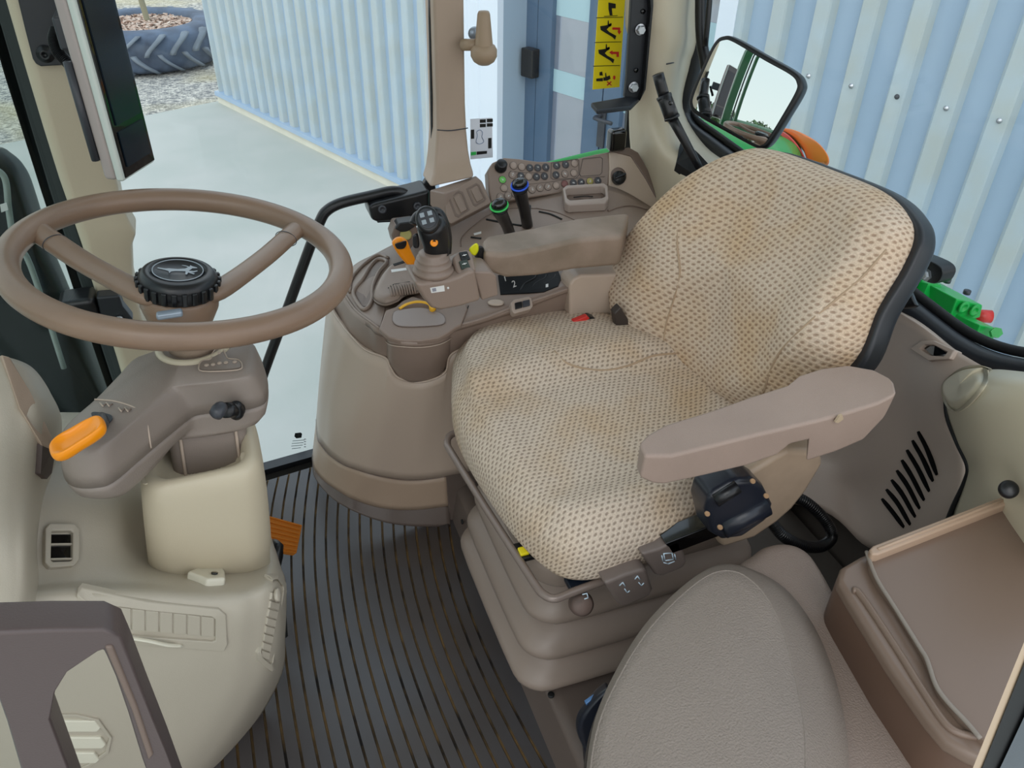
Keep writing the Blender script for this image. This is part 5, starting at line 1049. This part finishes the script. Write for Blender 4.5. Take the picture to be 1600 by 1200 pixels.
HKM = mat('hook_taupe', (158, 136, 112), .45, grain=.2)
tube('hook_arm', [Y(722, 70, 1.64), Y(745, 70, 1.62)], .0115, HKM, hk, n=2, seg=14)
lathe('hook_ball', [(.012, -.024), (.021, -.018), (.0265, -.008), (.0265, .004), (.022, .012), (.016, .014)], Y(756, 81, 1.61), (0, 0, 1), HKM, hk, 28)
lathe('hook_cone', [(.0185, .0), (.018, .004), (.0125, .060), (.010, .065), (.001, .066)], Y(756, 73, 1.61), (0, 0, 1), HKM, hk, 28)
lathe('hook_suction', [(.013, 0), (.011, .006)], Y(741, 52, 1.66), (0, -1, 0), mat('light_blue_grey_metal', (160, 172, 186), .3, metal=.4), hk, 20)
# yellow instruction sticker on the glass
YS = 1.694
ysl = lambda u, v, d=0: Y(u, v, YS - d)
edge = lambda t: (935 - 9 * t / 140, 977 - 9 * t / 140)
stk = prism('instruction_sticker', [ysl(937.5, -40), ysl(979.5, -40), ysl(968, 136), ysl(926, 140)], (0, .0012, 0), mat('sticker_yellow', (240, 220, 24), .4)); tag(stk, 'yellow pictogram sticker on the glass beside the black bracket', 'sticker')
INK = mat('black_print', (18, 18, 16), .5); RED = mat('red_print', (204, 40, 34), .5)
def ink(pts, m=INK, name='printed_symbol'): prism(name, [ysl(u, v, .0012) for u, v in pts], (0, .001, 0), m, stk)
for v in (27.5, 66, 103): ink([(933.2 - .064 * v, v + .0), (975 - .064 * v, v - 1), (975 - .064 * v, v - .2), (933.2 - .064 * v, v + .9)], INK, 'panel_line')
ink([(951, 4), (962, 6), (962, 13), (956, 13), (957, 24), (953, 24), (951, 14)]); ink([(944, 25.2), (965, 24.2), (965, 25), (944, 26)])
for dy, du in ((0, 0), (37, -3)):
    ink([(938 + du, 41 + dy), (946 + du, 40 + dy), (950 + du, 39 + dy), (955 + du, 36 + dy), (956 + du, 38 + dy), (948 + du, 46 + dy), (952 + du, 50 + dy), (963 + du, 56 + dy), (961 + du, 62 + dy), (957 + du, 58 + dy), (947 + du, 52 + dy), (939 + du, 47 + dy)])
    ink([(950 + du, 32 + dy), (951 + du, 32 + dy), (951.5 + du, 37 + dy), (956 + du, 39 + dy), (953 + du, 42 + dy), (949.5 + du, 40 + dy)])
    ink([(957 + du, 43 + dy), (969 + du, 43 + dy), (969 + du, 49 + dy), (971 + du, 49 + dy), (967.5 + du, 54 + dy), (965 + du, 49 + dy), (966 + du, 49 + dy), (966 + du, 46.5 + dy), (957 + du, 46.5 + dy)] if dy == 0 else [(955 + du, 82), (960 + du, 79), (960 + du, 81), (970 + du, 81), (970 + du, 89), (966.5 + du, 89), (966.5 + du, 84.5), (960 + du, 84.5), (960 + du, 86)], RED)
ink([(932, 123), (942, 122), (942, 127), (932, 127)]); ink([(943, 121), (946, 121), (946, 114), (947, 114), (948, 120), (953, 118), (954, 123), (949, 126), (943, 126)]); ink([(937, 113), (941, 112), (942, 118), (937, 118)])
ink([(958, 120), (960, 118), (962, 120), (961, 122), (962, 122), (960, 125), (957, 122), (959, 122)], RED); ink([(948, 128), (949.5, 127), (956, 133), (955, 134)], RED); ink([(955, 127), (956, 128), (949.5, 134), (948, 133)], RED)
# white control decal on the glass behind the post
dc = prism('control_decal', [ysl(735, 186), ysl(769, 184), ysl(770, 246), ysl(735, 249)], (0, .0010, 0), mat('decal_white', (226, 232, 242), .4)); tag(dc, 'white printed control diagram decal on the glass beside the brown middle post', 'decal')
def dk(pts, m=INK): prism('printed_symbol', [ysl(u, v, .001) for u, v in pts], (0, .001, 0), m, dc)
for u, v, w_, h_ in ((750, 187, 9, 5), (761, 186, 9, 5), (750, 194, 9, 5), (761, 193, 9, 5), (736, 203, 5, 14), (763, 216, 5, 16)): dk([(u, v), (u + w_, v - .4), (u + w_, v + h_ - .4), (u, v + h_)])
dk([(736, 238), (744, 237), (744, 242), (736, 243)], mat('green_ring', (60, 200, 96), .35)); dk([(745, 237), (761, 236), (761, 240), (745, 242)])
tube('hand_outline', [ysl(u, v, .001) for u, v in ((744, 222), (746, 212), (745, 206), (750, 203), (754, 207), (753, 214), (756, 221), (750, 225))], .0007, mat('blue_grey_print', (120, 140, 170), .5), dc, n=3, seg=5, closed=True)
# small black maker's mark low on the door glass
lg = prism('glass_marking', [Y(u, v, YG - .001) for u, v in ((461, 677), (470, 676), (472, 678), (471, 684), (463, 685), (460, 682))], (0, .0008, 0), INK); tag(lg, 'small black printed mark low on the door glass beside the console', 'marking')
for i, (a_, b_) in enumerate(((457, 476), (456, 474), (455, 473), (456, 470))): tube('mark_line', [Y(a_, 689 + 4 * i, YG - .001), Y(b_, 687.5 + 4 * i, YG - .001)], .0008, mat('grey_mark', (90, 110, 110), .6), lg, n=1, seg=5)
for i in range(4): tube('mark_line', [Y(475, 686 + 4 * i, YG - .001), Y(478, 686 + 4 * i, YG - .001)], .0010, INK, lg, n=1, seg=5)
# L shaped steel bracket with bolts
lb_ = thing('steel_bracket', 'black L shaped steel bracket bolted beside the yellow sticker', 'bracket', Y(1000, 150, 1.6))
prism('bracket_upright', [Y(u, v, 1.60) for u, v in ((989, -40), (1014, -30), (1018, 4), (1017, 20), (1006, 142), (1000, 158), (986, 166), (976, 152), (980, 120))], (0, .012, 0), STEELBLK, lb_, .003)
prism('bracket_edge', [Y(u, v, 1.585) for u, v in ((1014, -30), (1021, -20), (1021, 10), (1009, 140), (1003, 152), (1000, 158), (1006, 140), (1017, 14))], (0, .03, 0), BLACK, lb_, .003)
prism('bracket_foot', [Y(923, 160, 1.56), Y(980, 150, 1.60), Y(1000, 152, 1.60), Y(986, 166, 1.56), Y(933, 172, 1.53)], (0, 0, -.010), STEELBLK, lb_, .003)
for u, v in ((1000, 46), (989.5, 136)):
    lathe('hex_bolt', [(.0115, 0), (.0115, .002), (.011, .0021)], Y(u, v, 1.598), (0, -1, 0), ZINC, lb_, 20); lathe('hex_bolt_head', [(.0095, 0), (.0095, .008), (.008, .010), (.001, .010)], Y(u, v, 1.596), (0, -1, 0), ZINC, lb_, 6, smooth=False)
for u, v in ((1005, 18), (994, 110), (943, 161)): lathe('bracket_hole', [(.005, 0), (.005, .001)], Y(u, v, 1.598) if u > 950 else Z(u, v, Y(943, 161, 1.57)[2]), (0, -1, 0) if u > 950 else (0, 0, 1), GLOSSBLK, lb_, 16)
box('window_latch', Y(963, 218, 1.62), (.04, .03, .05), GLOSSBLK, lb_, .008)
# black lever rod on the rear post
rd = thing('rod_lever', 'black jointed rod lever rising from a slot in the rear beige post', 'lever', X(1092, 278, 1.03))
Pa, Pb, Pc, Pd = Y(1028, 116, 1.46), Y(1038, 152, 1.45), Y(1050, 184, 1.43), HCP(1092, 275, .026)
tube('rod_tip', [Pa, Pb], .0115, BLACK, rd, n=3, seg=18); tube('rod_sleeve', [Pb + (Pa - Pb) * .1, Pc], .0150, BLACK, rd, n=3, seg=18)
tube('rod_shaft', [Pc, Pd], lambda s: .0105 - .003 * s, BLACK, rd, n=4, seg=14)
for p, u in ((Pb, 0), (Pc, 1)): lathe('rod_collar', [(.0158, -.002), (.0158, .003)], p, Pa - Pc, BLACK, rd, 20)
lathe('rod_screw', [(.004, 0), (.004, .004)], Y(1047, 161, 1.43), (0, -1, .1), GLOSSBLK, rd, 12)
inlay('rod_slot', HCP, [(1056, 238), (1063, 236), (1085, 255), (1112, 280), (1108, 291), (1094, 288), (1066, 258)], SOFTBLACK, rd, .022, .004, 0)
pc_ = lathe('post_plug', [(.013, 0), (.012, .003), (.001, .004)], HCP(1041, 188, .006), HCP.normal(1041, 188), mat('pale_plug', (186, 176, 156), .4)); tag(pc_, 'small round beige plug in the rear post behind the rod lever', 'plug')
# mirror outside the rear corner
MC = X(1165, 142, 1.0); mon = V3(-.08, 1.38, 1.07); Pm = X(1108, 140, 1.0)
mnv = nrm(nrm(CAM - Pm) + nrm(mon - Pm)); MPl = (mnv, MC)
mr = thing('rear_view_mirror', 'black framed rear view mirror above the driver seat backrest', 'mirror', MC)
mo = [(1132, 56), (1150, 60), (1200, 88), (1242, 112), (1254, 128), (1252, 146), (1230, 184), (1206, 222), (1194, 232), (1178, 230), (1130, 204), (1088, 180), (1077, 166), (1079, 146), (1096, 106), (1116, 66)]
mi_ = [(1133, 63), (1149, 67), (1197, 95), (1236, 117), (1246, 130), (1244, 144), (1224, 180), (1201, 217), (1192, 226), (1180, 224), (1133, 197), (1093, 174), (1084, 163), (1086, 148), (1102, 110), (1120, 72)]
pad('mirror_housing', [PL(u, v, MPl) - mnv * .05 for u, v in mo], mnv, .052, BLACK, mr, edge=.006, under=.03, sn=5)
MIR = bpy.data.materials.new('mirror_silver'); MIR.use_nodes = True; q = MIR.node_tree.nodes['Principled BSDF']; q.inputs['Metallic'].default_value = 1; q.inputs['Roughness'].default_value = .01; q.inputs['Base Color'].default_value = (.92, .94, .95, 1)
mp = cr([PL(u, v, MPl) + mnv * .0025 for u, v in mi_], 5, True); mc_ = sum(mp) / len(mp); vs, fs = [], []; nm_ = len(mp)
for k in range(24):
    for p in mp:
        q_ = p + (mc_ - p) * (k / 24); vs.append(q_ + mnv * (.0062 - (q_ - mc_) @ (q_ - mc_) / 2.4))
vs.append(mc_ + mnv * .0062)
for k in range(23):
    for i in range(nm_): fs.append((k * nm_ + i, k * nm_ + (i + 1) % nm_, (k + 1) * nm_ + (i + 1) % nm_, (k + 1) * nm_ + i))
for i in range(nm_): fs.append((23 * nm_ + i, 23 * nm_ + (i + 1) % nm_, len(vs) - 1))
mesh('mirror_glass', vs, fs, MIR, mr)
tube('mirror_arm', [MC - mnv * .03, X(1112, 118, 1.04), X(1101, 90, 1.04), X(1095, 40, 1.04), X(1096, -60, 1.04)], .0125, BLACK, mr, n=5)
tube('mirror_clamp_rod', [X(1112, -60, 1.03), X(1108, 10, 1.03), X(1102, 72, 1.03)], .006, BLACK, mr, n=4)
# green fender and lamp behind the rear window
fd = thing('rear_fender', 'green rear fender with orange lamp seen past the mirror', 'fender', X(1200, 240, 1.7))
fr_ = [[X(1085, 185, 1.75), X(1130, 190, 1.75), X(1175, 198, 1.75), X(1214, 206, 1.75), X(1238, 218, 1.75), X(1250, 234, 1.75), X(1258, 260, 1.75)],
       [X(1090, 225, 1.6), X(1130, 235, 1.6), X(1175, 245, 1.6), X(1205, 250, 1.6), X(1225, 256, 1.6), X(1236, 262, 1.6), X(1250, 290, 1.6)],
       [X(1100, 290, 1.5), X(1140, 300, 1.5), X(1175, 310, 1.5), X(1205, 318, 1.5), X(1225, 320, 1.5), X(1236, 325, 1.5), X(1250, 340, 1.5)]]
fr_.append([p + V3(-.05, .0, -.75) for p in fr_[2]])
patch('fender_panel', fr_, FENDER, fd, th=.01)
pad('tail_lamp_red', [X(u, v, 1.74) for u, v in ((1216, 206), (1232, 212), (1246, 226), (1258, 246), (1262, 262), (1248, 258), (1238, 236), (1226, 218))], (-.7, -.5, .5), .02, mat('red_lamp_lens', (206, 36, 24), .15, coat=.5), fd, edge=.008)
pad('tail_lamp_orange', [X(u, v, 1.76) for u, v in ((1218, 206), (1240, 208), (1264, 218), (1284, 233), (1296, 252), (1290, 262), (1266, 260), (1256, 240), (1244, 224), (1230, 213))], (-.6, -.4, .7), .03, mat('orange_lamp_lens', (232, 120, 40), .15, coat=.5), fd, edge=.012)
fg = tube('front_fender_edge', [Y(800, 272, 2.3), Y(870, 256, 2.3), Y(920, 244, 2.3), Y(960, 236, 2.3), Y(1000, 232, 2.3)], .010, FENDER, None, n=5, flat=1.4); tag(fg, 'green curved fender edge outside the window behind the keypad', 'fender')
# green hydraulic manifold outside, black bracket
hy = thing('hydraulic_manifold', 'bright green hydraulic valve blocks outside the rear window', 'valve block', X(1500, 490, 1.5))
def gy(u, v, y): return Y(u, v, y)
prism('valve_block', [gy(u, v, 1.03) for u, v in ((1495, 467), (1536, 477), (1532, 496), (1520, 500), (1483, 499))], (-.02, .17, .0), GREEN, hy, .003)
prism('valve_block', [gy(u, v, .98) for u, v in ((1532, 508), (1559, 514), (1547, 545), (1522, 530))], (-.03, .12, .0), GREEN, hy, .003)
for (a, b_, r_) in (((1402, 428), (1436, 443), .024), ((1418, 450), (1444, 456), .016), ((1495, 503), (1516, 508), .012)): tube('pipe', [gy(*a, 1.16), gy(*b_, 1.12)], r_, GREEN, hy, n=2, seg=16)
for (c, r_) in (((1449, 455), .024), ((1456, 457), .020), ((1512, 509), .017), ((1518, 510), .015)): lathe('hex_nut', [(r_, -.010), (r_, .010)], gy(*c, 1.10), gy(1444, 456, 1.12) - gy(1418, 450, 1.16), GREEN, hy, 6, smooth=False)
for c, y in (((1505, 480), 1.025), ((1522, 485), 1.025)): lathe('port_plug', [(.013, 0), (.013, .003), (.007, .0035), (.006, .001)], gy(*c, y), (0, -1, 0), GREEN, hy, 20)
lathe('port_ring', [(.020, 0), (.020, .004), (.010, .005), (.009, 0)], gy(1477, 476, 1.10), (-1, -.3, 0), GREEN, hy, 24)
lathe('end_bolt', [(.011, -.012), (.011, .012)], gy(1556, 520, .96), gy(1560, 518, .94) - gy(1550, 521, .98), GREEN, hy, 6, smooth=False)
for u, v in ((1479, 441), (1510, 459)): lathe('vent_plug', [(.008, 0), (.008, .008)], gy(u, v, 1.12), (0, 0, 1), DARKGREY, hy, 12)
lathe('red_plug', [(.014, -.016), (.014, .016), (.008, .017)], gy(1536, 494, 1.06), (1, -.5, 0), mat('red_plastic', (206, 50, 44), .35), hy, 16)
lathe('white_plug', [(.012, -.012), (.012, .012)], gy(1527, 492, 1.07), (1, -.5, 0), PALE, hy, 16)
bb = thing('pivot_bracket', 'black steel pivot bracket with bolt behind the seat backrest', 'bracket', X(1440, 420, 1.25))
prism('bracket_plate', cr([X(u, v, 1.24) for u, v in ((1412, 396), (1422, 396), (1460, 411), (1472, 424), (1466, 440), (1454, 443), (1430, 433), (1408, 424))], 4, True), (.035, 0, 0), BLACK, bb, .003)
lathe('pivot_bolt', [(.013, 0), (.013, .003), (.009, .004), (.008, .009), (.001, .009)], X(1448, 429, 1.239), (-1, 0, 0), ZINC, bb, 6, smooth=False)
lathe('pivot_boss', [(.016, 0), (.016, .012), (.011, .014)], X(1428, 391, 1.26), (0, -.3, 1), DARKGREY, bb, 20)
pad('hinge_cover', [X(u, v, 1.10) for u, v in ((1388, 452), (1398, 444), (1422, 448), (1434, 470), (1436, 480), (1410, 482), (1392, 470))], (-.8, -.4, .4), .03, BLACK, bb, edge=.010)
tube('hinge_pin', [X(1383, 464, 1.09), X(1404, 466, 1.09), X(1416, 468, 1.09)], .005, mat('brown_pin', (120, 104, 84), .4), bb, n=2)
# dark bodywork of the tractor in front of the windscreen
hd = thing('engine_hood', 'dark glossy bodywork outside the windscreen at the left edge', 'bodywork', V3(-.9, 1.8, -.4))
HG = mat('dark_gloss_bodywork', (16, 24, 24), .35)
pad('hood_panel', [Y(u, v, 1.85) for u, v in ((-90, 226), (0, 228), (22, 236), (44, 258), (60, 300), (82, 370), (116, 450), (160, 560), (200, 650), (230, 720), (60, 760), (-90, 760))], (-.1, -.9, .3), .10, HG, hd, edge=.035, sn=5)
tube('hood_cable', [Y(-10, 262, 1.72), Y(8, 280, 1.72), (Y(14, 330, 1.72)), Y(24, 380, 1.72), Y(48, 416, 1.72), Y(100, 575, 1.72)], .006, mat('grey_cable', (150, 160, 154), .5), hd, n=6)
prism('hood_label', [Y(u, v, 1.70) for u, v in ((0, 320), (10, 317), (13, 328), (2, 332))], (0, .002, 0), PALE, hd)
box('front_hinge', Y(125, 478, 1.47), (.06, .06, .05), BLACK, hd, .01); 
hb = thing('post_bracket', 'black bracket with screw at the foot of the front post', 'bracket', Y(170, 480, 1.46))
prism('bracket_plate', [Y(u, v, 1.45) for u, v in ((150, 465), (186, 462), (192, 480), (208, 500), (205, 515), (160, 510))], (0, .03, 0), STEELBLK, hb, .004)
lathe('bracket_screw', [(.007, 0), (.007, .006), (.001, .007)], Y(187, 499, 1.447), (0, -1, .3), ZINC, hb, 14)
# loader mast of the tractor, ahead of the cab: seen in the mirror only
lm = thing('loader_mast', 'dark green steel loader mast reflected in the mirror', 'loader mast', V3(-1.3, 2.1, -.4))
bar('mast_beam', V3(-1.55, 1.12, .2), V3(-1.35, 1.08, 3.2), .10, .10, DGREEN, lm, .006); bar('mast_beam', V3(-1.62, .96, .2), V3(-1.44, .94, 3.2), .04, .05, DGREEN, lm, .004)
bar('mast_beam', V3(-1.60, 1.02, .2), V3(-1.40, 1.0, 3.2), .02, .02, STEELBLK, lm, .004)
tube('cross_tube', [V3(-2.1, 1.0, .95), V3(-2.3, .4, .98), V3(-2.5, -.5, .95)], .10, DGREEN, lm, n=3)
LEAF = mat('green_foliage', (92, 124, 70), .8, mottle=.4, mscale=1.5)
for i, (x, y, h, r_) in enumerate(((-34, 5, 4.6, 3.0), (-38, -2, 5.4, 3.6), (-36, -9, 4.4, 3.0), (-40, -18, 5.6, 4.0))):
    tr = thing('tree', 'leafy green tree in the distance ahead of the tractor, seen only in the mirror', 'tree', V3(x, y, GZ), 'distant trees reflected in the mirror')
    R_ = random.Random(i); vs, fs = [], []
    for k in range(1400):
        d = nrm((R_.gauss(0, 1), R_.gauss(0, 1), R_.gauss(0, 1))) * r_ * R_.uniform(.6, 1.05); c = V3(x, y, GZ + h * .6) + d * V3(1, 1, .75); a_ = nrm((R_.gauss(0, 1), R_.gauss(0, 1), R_.gauss(0, 1))) * .28; b_ = nrm(np.cross(a_, d)) * .22; n_ = len(vs)
        vs += [c - a_, c + b_, c + a_, c - b_]; fs.append((n_, n_ + 1, n_ + 2, n_ + 3))
    mesh('crown', vs, fs, LEAF, tr, False); tube('trunk', [V3(x, y, GZ), V3(x, y, GZ + h * .5)], .18, MATS['grey_green_bark'], tr, n=2, seg=8)
